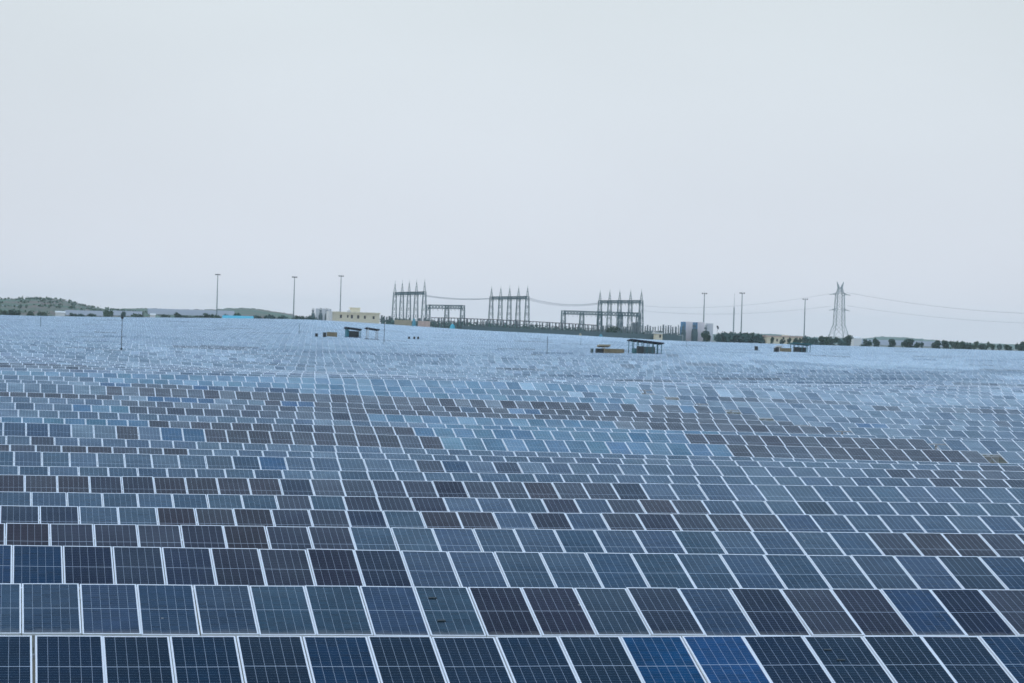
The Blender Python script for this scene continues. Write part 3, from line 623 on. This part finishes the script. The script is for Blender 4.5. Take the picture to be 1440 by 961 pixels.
# ------------------------------------------------------------------ switchyard gantries
def lattice_column(mb, base, top, wb, wt, n, leg, br):
    base = Vector(base); top = Vector(top); cs = ((-1, -1), (1, -1), (1, 1), (-1, 1))
    def c(t, i): w = wb+(wt-wb)*t; q = base.lerp(top, t); return Vector((q.x+cs[i][0]*w/2, q.y+cs[i][1]*w/2, q.z))
    for i in range(4):
        mb.bar(c(0, i), c(1, i), leg)
        for k in range(n):
            a, b = k/n, (k+1)/n; j = (i+1) % 4
            mb.bar(c(a, i), c(b, j), br); mb.bar(c(a, j), c(b, i), br); mb.bar(c(b, i), c(b, j), br)
def gantry(xs_, Ya, Yb, beam_y, label, spire_y=None, wb=2.9, wt=1.5, bd=1.4, leg=.22, br=.10):
    nC = len(xs_); ps = [at(x, 470, Ya+(Yb-Ya)*i/(nC-1)) for i, x in enumerate(xs_)]
    zb = [gz(p.x, p.y) for p in ps]; zt = [at(xs_[i], beam_y[0]+(beam_y[1]-beam_y[0])*i/(nC-1), ps[i].y).z for i in range(nC)]
    o_ = Vector((ps[0].x, ps[0].y, zb[0])); r = empty('switchyard_gantry', o_, label, 'gantry', 'lattice gantries of the switchyard')
    for i, p in enumerate(ps):
        q = Vector((p.x, p.y, zb[i]-.5))-o_; t = Vector((p.x, p.y, zt[i]))-o_; mb = MB()
        lattice_column(mb, q, t, wb, wt, 6 if spire_y else 4, leg, br); c = mb.build('lattice_column', M['lattice'], r)
        if spire_y:
            s_ = at(xs_[i]+.2, spire_y[0]+(spire_y[1]-spire_y[0])*i/(nC-1), p.y)-o_; mb = MB()
            lattice_column(mb, t, (t.x, t.y, t.z+(s_.z-t.z)*.72), wt*.8, .18, 3, .10, .045); mb.bar((t.x, t.y, t.z+(s_.z-t.z)*.70), (t.x, t.y, s_.z), .16, .06); mb.build('spire', M['lattice'], c)
    mb = MB()
    for i in range(nC-1):
        a = Vector((ps[i].x, ps[i].y, zt[i]))-o_; b = Vector((ps[i+1].x, ps[i+1].y, zt[i+1]))-o_; ext = (b-a)*.0; n_ = 6
        for sy in (-.55, .55):
            for dz in (0, -bd): mb.bar(a+Vector((0, sy, dz)), b+Vector((0, sy, dz)), leg*1.25)
            for k in range(n_):
                u = a.lerp(b, k/n_)+Vector((0, sy, 0)); w = a.lerp(b, (k+1)/n_)+Vector((0, sy, 0)); d = Vector((0, 0, -bd)); mb.bar(u, w+d, br*1.5); mb.bar(u+d, w, br*1.5)
    mb.build('lattice_beam', M['lattice'], r)
    mb = MB()
    for i in range(nC-1):
        for f_ in (.25, .5, .75):
            a = (Vector((ps[i].x, ps[i].y, zt[i]))-o_).lerp(Vector((ps[i+1].x, ps[i+1].y, zt[i+1]))-o_, f_)
            mb.tube(a+Vector((0, 0, -bd)), a+Vector((.2, -.3, -bd-1.1)), .12, .12, 6)
    mb.build('insulator_strings', M['insul'], r)
    return ps, zt
g1, z1 = gantry([553.6, 563.8, 573.6, 583.8, 595.2], 1290, 1235, (411.3, 410.3), 'left tall gantry of five lattice columns with spires', (394.5, 391.8))
gantry([601, 627.5, 649.5], 1265, 1240, (429.0, 429.6), 'low gantry of three portals joined to the left tall gantry', None, 2.6, 1.9, 1.9, .24, .15)
g2, z2 = gantry([689.5, 702.5, 715, 727.5, 740.2], 1270, 1215, (417.5, 416.8), 'middle tall gantry of five lattice columns with spires', (402, 400.8))
g3, z3 = gantry([842.3, 856, 870, 885.2, 900.5], 1240, 1185, (422.8, 422.6), 'right tall gantry of five lattice columns with spires', (407.2, 406.2))
gantry([791.5, 817.5, 843, 872, 897], 1225, 1185, (437.0, 440.2), 'low gantry of portals running behind the right tall gantry', None, 2.5, 1.9, 1.8, .24, .15)

# ------------------------------------------------------------------ pylon and wires
PY = 1500; pb = at(1179.5, 470, PY); pz = gz(pb.x, PY); pt_ = at(1181.3, 397.5, PY)
r = empty('transmission_pylon', (pb.x, PY, pz), 'grey lattice pylon with two horns carrying the power lines', 'pylon')
H = pt_.z-pz; s_ = H/78.0; mb = MB()
def pyl(y): return (475.5-y)*s_
lattice_column(mb, (0, 0, -.5), (0, 0, pyl(448)), 15.0, 6.2, 2, .34, .16); mb.build('leg_section', M['pylon'], r)
mb = MB(); lattice_column(mb, (0, 0, pyl(448)), (0, 0, pyl(411)), 6.2, 4.6, 4, .36, .15); mb.build('tower_body', M['pylon'], r)
mb = MB(); lattice_column(mb, (0, 0, pyl(411)), (0, 0, pyl(403.5)), 4.4, 2.2, 2, .26, .2); mb.build('tower_head', M['pylon'], r)
for sx in (-1, 1):
    mb = MB()
    for oy in (-1.0, 1.0): mb.bar((sx*.5, oy, pyl(404.5)), (sx*2.3, 0, pyl(396.6)), .34, .24); mb.bar((sx*1.3, oy, pyl(404.5)), (sx*2.3, 0, pyl(396.6)), .34, .24)
    mb.build('horn', M['pylon'], r)
for yy, ext in ((411.5, 5.2), (430, 5.0)):
    for sx in (-1, 1):
        mb = MB()
        for oy in (-1.8, 1.8): mb.bar((sx*2.4, oy, pyl(yy-1.5)), (sx*ext, 0, pyl(yy)), .26); mb.bar((sx*2.4, oy, pyl(yy+1.0)), (sx*ext, 0, pyl(yy)), .26)
        mb.tube((sx*ext, 0, pyl(yy)), (sx*(ext+2.2), 0, pyl(yy)-.5), .2, .2, 6)
        mb.build('cross_arm', M['pylon'], r)
WG = 'overhead conductors between the gantries and the pylon'
def wire(pts, label, rad=.07):
    # pts: (x, y, depth) in the photo; smooth curve through them
    P_ = [at(*q) for q in pts]; mb = MB(); out_ = []
    n_ = 20
    ts = np.linspace(0, 1, len(P_)); tt = np.linspace(0, 1, n_+1); co = np.polyfit(ts, np.array([tuple(p) for p in P_]), min(2, len(P_)-1))
    pl = [Vector([np.polyval(co[:, a], t) for a in range(3)]) for t in tt]
    for a, b in zip(pl[:-1], pl[1:]): mb.tube(a, b, rad, rad, 5)
    tag(mb.build('power_line', M['wire'], None, tuple(pl[0])), label, 'power line', WG)
for dy, ra, lb in ((0, .09, 'uppermost'), (1.5, .08, 'middle'), (3.0, .07, 'lowest')):
    wire([(598, 415+dy*.6, 1235), (642, 420+dy*.5, 1240), (690, 419.5+dy*.4, 1270)], lb+' of three conductors sagging between the left and middle tall gantries', ra)
    wire([(744, 419+dy, 1215), (792, 428.0+dy*.8, 1228), (843, 426.0+dy*.6, 1240)], lb+' of three conductors sagging between the middle and right tall gantries', ra)
wire([(902, 430, 1190), (1035, 430.5, 1340), (1168, 413, 1500)], 'upper conductor from the right tall gantry up to the pylon', .06)
wire([(902, 437, 1190), (1035, 441.5, 1340), (1168, 431, 1500)], 'lower conductor from the right tall gantry up to the pylon', .06)
wire([(1191, 411.5, 1500), (1325, 432, 1360), (1475, 442, 1200)], 'upper conductor from the pylon out of the right edge', .09)
wire([(1191, 430, 1500), (1325, 447, 1360), (1475, 455.5, 1200)], 'lower conductor from the pylon out of the right edge', .065)

# ------------------------------------------------------------------ substation buildings, walls and yard equipment
def px_box(mb, x0, x1, y0, y1, Y, depth, ground=True):
    a = at(x0, y0, Y); b = at(x1, y0, Y); zt_ = (a.z+b.z)/2; zb_ = gz(a.x, Y)-.3 if ground else at((x0+x1)/2, y1, Y).z
    mb.hexa([(a.x, Y, zb_), (b.x, Y, zb_), (b.x, Y+depth, zb_), (a.x, Y+depth, zb_), (a.x, Y, zt_), (b.x, Y, zt_), (b.x, Y+depth, zt_), (a.x, Y+depth, zt_)])
def sub(mb, o): mb.v = [tuple(Vector(v)-o) for v in mb.v]; return mb
def bldg(name, x0, x1, y0, Y, depth, m, label, cat, windows=(), parapet=None, group=None):
    a = at(x0, y0, Y); o_ = Vector((a.x, Y, gz(a.x, Y))); r = empty(name, o_, label, cat, group)
    mb = MB(); px_box(mb, x0, x1, y0, 0, Y, depth); sub(mb, o_).build('wall', m, r)
    for wx0, wx1, wy0, wy1 in windows:
        mb = MB(); px_box(mb, wx0, wx1, wy0, wy1, Y-.12, .2, False); w = sub(mb, o_).build('window', M['window'], r)
        mb = MB(); px_box(mb, wx0-.8, wx1+.8, wy0-.9, wy0-.3, Y-.6, .58, False); sub(mb, o_).build('sunshade', m, w)
    if parapet:
        mb = MB(); px_box(mb, x0-1, x1+1, y0-1.2, y0+.6, Y-.5, depth+1, False); sub(mb, o_).build('roof', parapet, r)
    return r, o_
b1, o1 = bldg('control_building', 466, 534, 440.3, 1130, 12, M['cream'], 'long cream flat-roofed building with six dark windows', 'building',
              [(478.2, 480.8, 443, 447.5), (488.2, 490.0, 443.3, 447), (493.6, 496.4, 443.3, 448), (502.4, 505.2, 443.6, 448.2), (512.0, 514.4, 444.3, 448.5), (524.2, 526.8, 445.0, 449.0)], M['cream'])
mb = MB(); px_box(mb, 494.5, 506.5, 434.2, 440, 1134, 6, False); sub(mb, o1).build('stair_tower', M['cream'], b1)
mb = MB(); px_box(mb, 493.5, 507, 432.8, 434.2, 1133.5, 7, False); sub(mb, o1).build('tower_roof', M['cream'], b1)
for x in (489.5, 492):
    mb = MB(); p = at(x, 437, 1135)-o1; mb.tube(p-Vector((0, 0, 1.2)), p+Vector((0, 0, .2)), .45, .45, 10); mb.build('water_tank', M['grey_conc'], b1)
mb = MB(); px_box(mb, 463, 467.5, 437.8, 452, 1127, 10); tag(sub(mb, Vector((0, 0, 0))).build('gate_wall', M['white']), 'white wall butting the left end of the cream building', 'wall')
FWG = 'pale fire walls of the transformers'
def firewall(x0, x1, y0, Y, m, label, edge=None):
    a = at(x0, y0, Y); o_ = Vector((a.x, Y, gz(a.x, Y))); r = empty('fire_wall', o_, label, 'wall', FWG)
    mb = MB(); px_box(mb, x0, x1, y0, 0, Y, 1.0); sub(mb, o_).build('wall_slab', m, r)
    if edge:
        mb = MB(); px_box(mb, x0-(edge if edge > 0 else 0)-.0, x0, y0, 0, Y-.15, 6.5); sub(mb, o_).build('painted_pier', M['blue_edge'], r)
firewall(444.2, 450.2, 434.0, 1160, M['grey_conc'], 'leftmost pale fire wall beside the low trees')
firewall(452.2, 459, 434.2, 1160, M['grey_conc'], 'pale fire wall second from the low trees')
firewall(461.2, 466, 434.6, 1160, M['grey_conc'], 'pale fire wall tucked behind the cream building')
firewall(964.5, 974.3, 452.8, 1075, M['pink_conc'], 'first pinkish fire wall with a blue pier, right of the switchyard posts', 1.8)
firewall(981, 991, 453.4, 1075, M['pink_conc'], 'second pinkish fire wall with a blue pier, beside a tall mast', 1.8)
firewall(993, 1003, 455.0, 1085, M['grey_conc'], 'grey fire wall above the black-green bush')
# transformers between the walls
def transformer(x, w, y0, Y, label):
    a = at(x, y0, Y); zb_ = gz(a.x, Y); o_ = Vector((a.x, Y, zb_)); r = empty('power_transformer', o_, label, 'transformer', 'transformers of the substation'); k = pxm(Y); W_ = w*k; h = a.z-zb_
    mb = MB(); mb.box((0, 0, h*.36), (W_, 3, h*.72)); mb.build('tank', M['transformer'], r)
    for sx in (-1, 1):
        mb = MB()
        for q in range(5): mb.box((sx*(W_/2+.12), -1.2+q*.6, h*.34), (.25, .18, h*.55))
        mb.build('radiator', M['transformer'], r)
    for q in (-.3, 0, .3):
        mb = MB(); mb.tube((q*W_, 0, h*.70), (q*W_*1.2, 0, h), .16, .09, 8); mb.build('bushing', M['insul'], r)
    mb = MB(); mb.tube((-W_*.4, .9, h*.84), (W_*.4, .9, h*.84), .4, .4, 10); mb.build('conservator', M['transformer'], r)
for x, w, y0, Y, lb in ((440.5, 3.6, 433.5, 1150, 'dark transformer left of the leftmost fire wall'), (451.2, 3.2, 433, 1150, 'dark transformer between the first and second pale fire walls'), (459.8, 3.2, 433.5, 1150, 'dark transformer between the fire walls and the cream building'),
                        (961.5, 3.5, 455, 1072, 'transformer left of the first pinkish fire wall'), (977.2, 5.5, 453.5, 1072, 'transformer between the two pinkish fire walls'), (993, 4, 457, 1070, 'transformer right of the second pinkish fire wall')):
    transformer(x, w, y0, Y, lb)
mb = MB(); a = at(1008.8, 461, 1090); o_ = Vector((a.x, 1090, gz(a.x, 1090))); r = empty('antenna_dish', o_, 'small dark dish on a post above the hedge', 'antenna')
mb.tube((0, 0, -.3), (0, 0, a.z-o_.z), .08, .06, 6); mb.build('post', M['post_dark'], r)
mb = MB(); n_ = 14; c0 = Vector((-.15, -.35, a.z-o_.z)); ax = Vector((.6, -.7, .35)).normalized(); e1 = ax.orthogonal().normalized(); e2 = ax.cross(e1)
for k in range(n_):
    p_, q_ = [c0+ax*.35+(e1*math.cos(t)+e2*math.sin(t))*.95 for t in (2*math.pi*k/n_, 2*math.pi*(k+1)/n_)]; mb.quad(c0, p_, q_); mb.quad(c0-ax*.06, q_-ax*.06, p_-ax*.06)
mb.build('dish', M['post_dark'], r)

# railing along the yard: posts and a top rail
RL = [(606, 447.0), (640, 447.6), (700, 450.0), (745, 452.3), (800, 455.2), (842, 458.0)]
def interp(T, x): return float(np.interp(x, [t[0] for t in T], [t[1] for t in T]))
YF = 1060; p0 = at(606, 447, YF); o_ = Vector((p0.x, YF, gz(p0.x, YF))); r = empty('yard_railing', o_, 'long dark railing with closely set posts before the middle gantry', 'railing')
mb = MB(); prev = None
for x in np.arange(606, 843, 6):
    p_ = at(float(x), interp(RL, float(x)), YF)-o_
    if prev is not None: mb.bar(prev, p_, .34); mb.bar(prev-Vector((0, 0, 1.6)), p_-Vector((0, 0, 1.6)), .14)
    prev = p_
mb.build('top_rail', M['post_dark'], r)
for x in np.arange(607, 842, 4.6):
    p_ = at(float(x), interp(RL, float(x)), YF)-o_; zb_ = gz(p_.x+o_.x, YF)-o_.z; mb = MB(); mb.bar((p_.x, 0, zb_-.3), (p_.x, 0, p_.z-.17), random.choice((.2, .3, .42))); mb.build('post', M['post_dark'], r)
# insulator posts of the yard
IG = 'insulator posts of the switchyard'
def ipost(x, yt, Y, w, lb):
    a = at(x, yt, Y); zb_ = gz(a.x, Y); o_ = Vector((a.x, Y, zb_)); h = a.z-zb_; r = empty('insulator_post', o_, lb, 'insulator post', IG)
    mb = MB(); mb.bar((0, 0, -.3), (0, 0, h*.55), w); mb.build('support', M['transformer'], r)
    mb = MB(); mb.tube((0, 0, h*.55), (0, 0, h*.93), w*.75, w*.55, 8)
    for q in range(5): mb.tube((0, 0, h*(.58+.07*q)), (0, 0, h*(.58+.07*q)+.12), w*1.0, w*1.0, 8)
    mb.build('insulator', M['insul'], r); mb = MB(); mb.box((0, 0, h*.95), (w*1.25, w*1.25, .3)); mb.build('cap', M['insul'], r)
for i, x in enumerate(np.arange(845, 961, 3.5)):
    ipost(float(x)+random.uniform(-.8, .8), 457.3+random.uniform(-1.5, 2.2), 1075+12*(i % 3), random.choice((.34, .45, .6, .7)), 'grey-green insulator post in the dense row between the round tree and the pink fire walls')
for i, x in enumerate(np.arange(612, 845, 6.5)):
    ipost(float(x)+random.uniform(-2, 2), interp(RL, float(x))+random.uniform(-1.5, 3.5), 1130+15*(i % 3), random.choice((.4, .5, .6)), 'insulator post behind the long dark railing')
for x, yt in ((537, 443), (540.3, 444), (544, 445), (548, 444), (551, 446.5), (556, 447), (562, 446.5), (568, 447), (576, 446.5), (590, 447), (597, 446.5), (602, 447)):
    ipost(x, yt, 1165, random.choice((.6, .8, 1.0)), 'insulator post at the feet of the left tall gantry')
for x, yt, Y in ((897, 451.5, 1110), (891.5, 452.5, 1110)): ipost(x, yt, Y, 1.2, 'thick dark bushing at the right leg of the right tall gantry')
# shrubs in the yard: one mass; boundary wall before it
sh = MB()
for x in np.arange(536, 960, 2.0):
    Y = random.uniform(1090, 1190); xx = float(x)+random.uniform(-2, 2); p_ = at(xx, 470, Y); z_ = gz(p_.x, Y)
    top = at(xx, interp([(536, 447), (606, 451), (700, 454.5), (842, 462), (960, 468)], xx)+random.uniform(-2, 2.5), Y).z
    leafball(sh, (p_.x, Y, z_+(top-z_)*.5), max(.8, (top-z_)*.5), 60, .42, 1.0)
tag(sh.build('shrubbery', M['leaf_blue']), 'dark green shrubs growing through the switchyard', kind='stuff')
WT = [(650, 458.5), (690, 459.8), (760, 463.5), (840, 466.8), (900, 469.5), (960, 472)]
mb = MB(); prev = None
for x in np.arange(650, 961, 10):
    p_ = at(float(x), interp(WT, float(x)), 1040)
    if prev is not None:
        zb_ = min(gz(p_.x, 1040), gz(prev.x, 1040))-.4
        mb.hexa([(prev.x, 1040, zb_), (p_.x, 1040, zb_), (p_.x, 1040.3, zb_), (prev.x, 1040.3, zb_), (prev.x, 1040, prev.z), (p_.x, 1040, p_.z), (p_.x, 1040.3, p_.z), (prev.x, 1040.3, prev.z)])
    prev = p_
mb.v = [tuple(v) for v in mb.v]
tag(mb.build('boundary_wall', M['transformer']), 'low grey-green wall along the far edge of the field under the gantries', 'wall')
for x0, x1, y0, m_, lb in ((555, 579, 450.3, 'beige', 'low beige wall under the left tall gantry'), (588, 605, 451.6, 'salmon', 'low pinkish wall right of the turquoise tarpaulin')):
    a = at(x0, y0, 1050); mb = MB(); px_box(mb, x0, x1, y0, 0, 1050, .4); tag(mb.build('boundary_wall', M[m_]), lb, 'wall')
def box_thing(name, x0, x1, y0, Y, depth, m, label, cat, roof=None, group=None, eave=.86):
    a = at(x0, y0, Y); b = at(x1, y0, Y); zb_ = gz(a.x, Y); o_ = Vector(((a.x+b.x)/2, Y, zb_)); r = empty(name, o_, label, cat, group); h = a.z-zb_; w = b.x-a.x
    mb = MB(); mb.hexa([(i*w/2, (j+1)*depth/2, z_) for z_ in (-.3, h*eave) for i, j in ((-1, -1), (1, -1), (1, 1), (-1, 1))]); mb.build('wall', M[m], r)
    mb = MB(); z0 = h*eave+.003; e = .3; i_ = w/2+e
    mb.v = [(-i_, -e, z0), (i_, -e, z0), (i_, depth+e, z0), (-i_, depth+e, z0), (-i_, depth/2, h), (i_, depth/2, h)]; mb.f = [(3, 2, 1, 0), (0, 1, 5, 4), (2, 3, 4, 5), (1, 2, 5), (3, 0, 4)]
    mb.build('roof', M[roof or m], r)
    return r, h, w
box_thing('house', 78.5, 91.5, 437.4, 1190, 6, 'white', 'small white house under the scrub hill', 'house')
box_thing('shed', 212.3, 218.5, 441.0, 1180, 5, 'white', 'tiny white shed among the bushes left of the pointed tree', 'shed')
r, h, w = box_thing('warehouse', 315, 357, 443.6, 1130, 10, 'white', 'long low warehouse with a bright cyan roof', 'warehouse', 'cyan_roof', None, .45)
for q in range(5):
    mb = MB(); mb.box((-w*.4+q*w*.2, -.06, h*.25), (1.2, .14, 1.1)); mb.build('window', M['window'], r)
box_thing('shed', 1201, 1212, 473.5, 1300, 8, 'white', 'pale blue-white building right of the pylon', 'building')
r, o2 = bldg('lodge', 1078, 1128, 473.8, 1085, 9, M['cream'], 'low cream lodge half hidden by small dark trees', 'building', [(1084, 1086, 476.5, 480), (1092, 1094, 476.8, 480.4), (1099, 1101, 477, 480.6), (1107, 1109, 477.2, 481), (1116, 1118, 477.6, 481.2)], M['salmon'])
mb = MB(); px_box(mb, 1103, 1110, 471.6, 473.8, 1089, 4, False); sub(mb, o2).build('roof_room', M['cream'], r)
r, o3 = bldg('guard_hut', 922.5, 931.8, 469.2, 1035, 4, M['cream'], 'small cream hut with one dark window right of the field shelter', 'hut', [(927.3, 929.6, 471, 475)], M['white'])
bldg('guard_hut', 956, 960.5, 471.5, 1045, 3, M['white'], 'tiny white hut beside the first pinkish fire wall', 'hut')
# turquoise and cyan tarpaulin covers on stacked goods at the field's far edge
def tarp(x, y0, wpx, Y, m, label):
    a = at(x, y0, Y); zb_ = gz(a.x, Y); h = a.z-zb_; w = wpx*pxm(Y)/2; mb = MB(); n_ = 10
    for zz, sc_ in ((0, 1.1), (h*.45, 1.0), (h*.8, .72), (h, .25)):
        for k in range(n_): t = 2*math.pi*k/n_; mb.v.append((math.cos(t)*w*sc_*random.uniform(.88, 1.1), math.sin(t)*w*.8*sc_, zz+random.uniform(-.1, .1)))
    for q in range(3): mb.f += [(q*n_+k, q*n_+(k+1) % n_, (q+1)*n_+(k+1) % n_, (q+1)*n_+k) for k in range(n_)]
    mb.f.append(tuple(3*n_+k for k in range(n_)))
    o = mb.build('tarpaulin_heap', M[m]); o.location = (a.x, Y, zb_-.05); tag(o, label, 'tarpaulin')
tarp(582.4, 447.8, 6, 1035, 'teal_sheet', 'turquoise covered heap at the feet of the left tall gantry')
tarp(636.5, 455.8, 9, 1030, 'cyan_roof', 'bright blue covered heap below the left end of the long railing')
tarp(845, 470.0, 7, 1036, 'teal_sheet', 'teal covered heap left of the round dark tree')
tarp(816, 468.8, 6, 1036, 'beige', 'dull yellow-green heap against the low grey-green wall')

# ------------------------------------------------------------------ inverter shelters and cabinets standing in the aisles of the field
def cabinet(x0, x1, y0, ybase, m, label, Y=None, depth=.9, door=True):
    if Y is None: Y = aisle(field_hit((x0+x1)/2, ybase))
    a = at(x0, y0, Y); b = at(x1, y0+.0298*(x1-x0), Y); zb_ = gz(a.x, Y); o_ = Vector(((a.x+b.x)/2, Y, zb_)); w = b.x-a.x; h = a.z-zb_
    r = empty('inverter_cabinet', o_, label, 'cabinet', 'cabinets in the aisles of the field'); hb = h*.42
    mb = MB(); mb.box((0, depth/2, h-(h-hb)/2), (w, depth, h-hb)); mb.build('housing', M[m], r)
    mb = MB()
    for q in (-1, 1): mb.box((q*w*.42, depth/2, hb/2-.15), (.12, depth*.8, hb+.28))
    mb.build('stand', M['rack'], r)
    if w > 1.6:
        nD = int(w/.8)
        for q in range(nD):
            mb = MB(); mb.box((-w/2+w/nD*(q+.5), -.03, h-(h-hb)/2), (w/nD*.82, .05, (h-hb)*.8)); mb.build('door', M[m], r)
    return Y
def shelter(x0, x1, yl, yr, ybase, label, m_roof, m_post, posts, wall=None, thick=.22, depth=3.2):
    Y = aisle(field_hit((x0+x1)/2, ybase)); a = at(x0, yl, Y); b = at(x1, yr, Y); zb_ = gz(a.x, Y); o_ = Vector((a.x, Y, zb_)); r = empty('inverter_shelter', o_, label, 'shelter', 'roofed inverter shelters in the field')
    w = b.x-a.x; za = a.z-zb_; zb2 = b.z-zb_; y0 = -.9; mb = MB(); d2 = depth-1.2
    mb.hexa([(0, y0, za-thick), (w, y0, zb2-thick), (w, d2, zb2-thick-.25), (0, d2, za-thick-.25), (0, y0, za), (w, y0, zb2), (w, d2, zb2-.25), (0, d2, za-.25)]); mb.build('roof', M[m_roof], r)
    for t in posts:
        for yy in (-.6, d2-.3):
            mb = MB(); mb.bar((w*t, yy, -.3), (w*t, yy, za+(zb2-za)*t-thick+.02), .13); mb.build('post', M[m_post], r)
    if wall:
        for (t0, t1, f0, f1, m_) in wall:
            mb = MB(); mb.hexa([(w*t, yy, z_) for z_ in (za*f0, za*f1) for t, yy in ((t0, .35), (t1, .35), (t1, d2-.45), (t0, d2-.45))]); mb.build('wall', M[m_], r)
    return Y
shelter(485.2, 508.2, 459.6, 462.8, 473.5, 'small teal-sided shelter with a dark slanting roof, left of a bare canopy', 'dark_roof', 'teal', (.1, .94), [(.1, .26, .0, .88, 'teal_sheet')])
cabinet(491.5, 504.5, 465.6, 473.5, 'dark_box', 'dark cabinet inside the small teal-sided shelter')
shelter(514.6, 533.2, 460.3, 463.2, 476, 'bare canopy of a thin dark roof right of the teal-sided shelter', 'dark_roof', 'rack', (.14, .86), None, .18)
shelter(886.0, 932.5, 476.6, 482.0, 496.2, 'large open shelter with a black slanting roof on teal posts', 'dark_roof', 'teal', (.05, .2, .34, .5, .66, .8, .93), [(.16, .23, .0, .62, 'teal')], .26, 3.6)
cabinet(897, 905, 487.0, 496.2, 'dark_box', 'black cabinet under the left half of the large open shelter')
cabinet(905.8, 921.5, 487.8, 496.2, 'transformer', 'long grey-green cabinet under the right half of the large open shelter')
shelter(1113.5, 1140, 481.5, 483.8, 494.6, 'teal open shelter in front of the cream lodge', 'teal', 'teal', (.06, .28, .5, .72, .94), None, .3)
cabinet(1117.5, 1124, 488.2, 494.6, 'dark_box', 'dark cabinet at the left under the teal open shelter')
cabinet(1125, 1134, 488.6, 494.6, 'dark_box', 'dark cabinet at the right under the teal open shelter')
cabinet(454.8, 459.0, 467.6, 473.5, 'dark_box', 'black cabinet at the left end of a long khaki one')
cabinet(460.2, 474.2, 467.2, 473.5, 'tan', 'long khaki cabinet left of the teal-sided shelter')
cabinet(443.8, 447.2, 469.0, 473.0, 'dark_box', 'tiny black box alone left of the khaki cabinet')
cabinet(839, 848.5, 490.2, 496.6, 'dark_box', 'dark green cabinet at the left end of a long yellowish one')
cabinet(850, 878, 490.4, 496.8, 'tan', 'long yellowish-brown cabinet left of the large open shelter')
shelter(841, 857, 484.3, 484.9, 496.6, 'small pale canopy over the dark green cabinet', 'beige', 'beige', (.5,), None, .3, 2.2)
cabinet(832, 834.6, 490.5, 496.6, 'transformer', 'thin grey box left of the dark green cabinet')
cabinet(1089.8, 1097, 489.4, 494.6, 'dark_box', 'dark cabinet at the left end of a sand-coloured one')
cabinet(1098.6, 1113, 489.6, 494.8, 'tan', 'sand-coloured cabinet left of the teal open shelter')
shelter(1091, 1099, 486.0, 486.3, 494.6, 'tiny white canopy over the dark cabinet left of the teal shelter', 'white', 'white', (.5,), None, .3, 2.0)
cabinet(1062.6, 1066, 487.2, 492.4, 'dark_box', 'small black box alone left of the sand-coloured cabinet')
for x, lb in ((575.6, 'leftmost'), (583, 'middle'), (588.4, 'rightmost')): cabinet(x-1.0, x+1.1, 473.6, 477.0, 'dark_box', lb+' of three tiny dark boxes on the slope below the left tall gantry')
# thin poles standing in the field
def pole(x, yt, yb, label, m='post_dark', rad=.07, head=False):
    Y = aisle(field_hit(x, yb)); p_ = at(x, yb, Y); zb_ = gz(p_.x, Y); t = at(x+.03*(yb-yt), yt, Y); r = empty('field_pole', (p_.x, Y, zb_), label, 'pole', 'thin poles standing in the field')
    h = t.z-zb_; mb = MB(); mb.tube((0, 0, -.4), (0, 0, h), rad*1.25, rad*.8, 8); mb.build('shaft', M[m], r)
    if head:
        mb = MB(); mb.box((0, 0, h-.45), (.34, .26, .3)); mb.bar((0, 0, h-.05), (0, 0, h+.5), .06); mb.build('camera_head', M['dark_box'], r)
        mb = MB(); mb.box((0, -.1, h*.30), (.26, .2, .9)); mb.build('junction_box', M['dark_box'], r)
pole(170.6, 442.5, 493, 'tall dark pole with a camera head near the left side of the field', 'post_dark', .05, True)
pole(540, 454, 481, 'thin grey pole between the bare canopy and the three tiny boxes', 'post_dark', .06)
pole(769.3, 473.5, 497, 'thin grey pole in the middle below the low portals', 'post_dark', .06)
pole(57, 446, 459, 'short faint pole under the left hill', 'mast', .07)
pole(420.6, 455, 470, 'short faint pole left of the tiny black box', 'mast', .06)
pole(816.7, 476, 485, 'short faint pole left of the small pale canopy', 'mast', .06)
pole(965.5, 479, 488, 'short faint pole below the pinkish fire walls', 'mast', .06)

# ------------------------------------------------------------------ the air
HAZE = .00009
hz = MB(); hz.hexa([(-2600, -130, -25), (3600, -130, -25), (3600, 5200, -25), (-2600, 5200, -25), (-2600, -130, 58), (3600, -130, 58), (3600, 5200, 58), (-2600, 5200, 58)])
hm = bpy.data.materials.new('haze_air'); hm.use_nodes = True; t = hm.node_tree; t.nodes.clear()
o_ = N(t, 'ShaderNodeOutputMaterial'); pv = N(t, 'ShaderNodeVolumePrincipled'); pv.inputs['Density'].default_value = HAZE; pv.inputs['Color'].default_value = (.86, .96, 1.0, 1); pv.inputs['Anisotropy'].default_value = .1
t.links.new(pv.outputs[0], o_.inputs['Volume'])
ho = hz.build('haze', hm); tag(ho, 'pale blue haze over the field', kind='stuff')
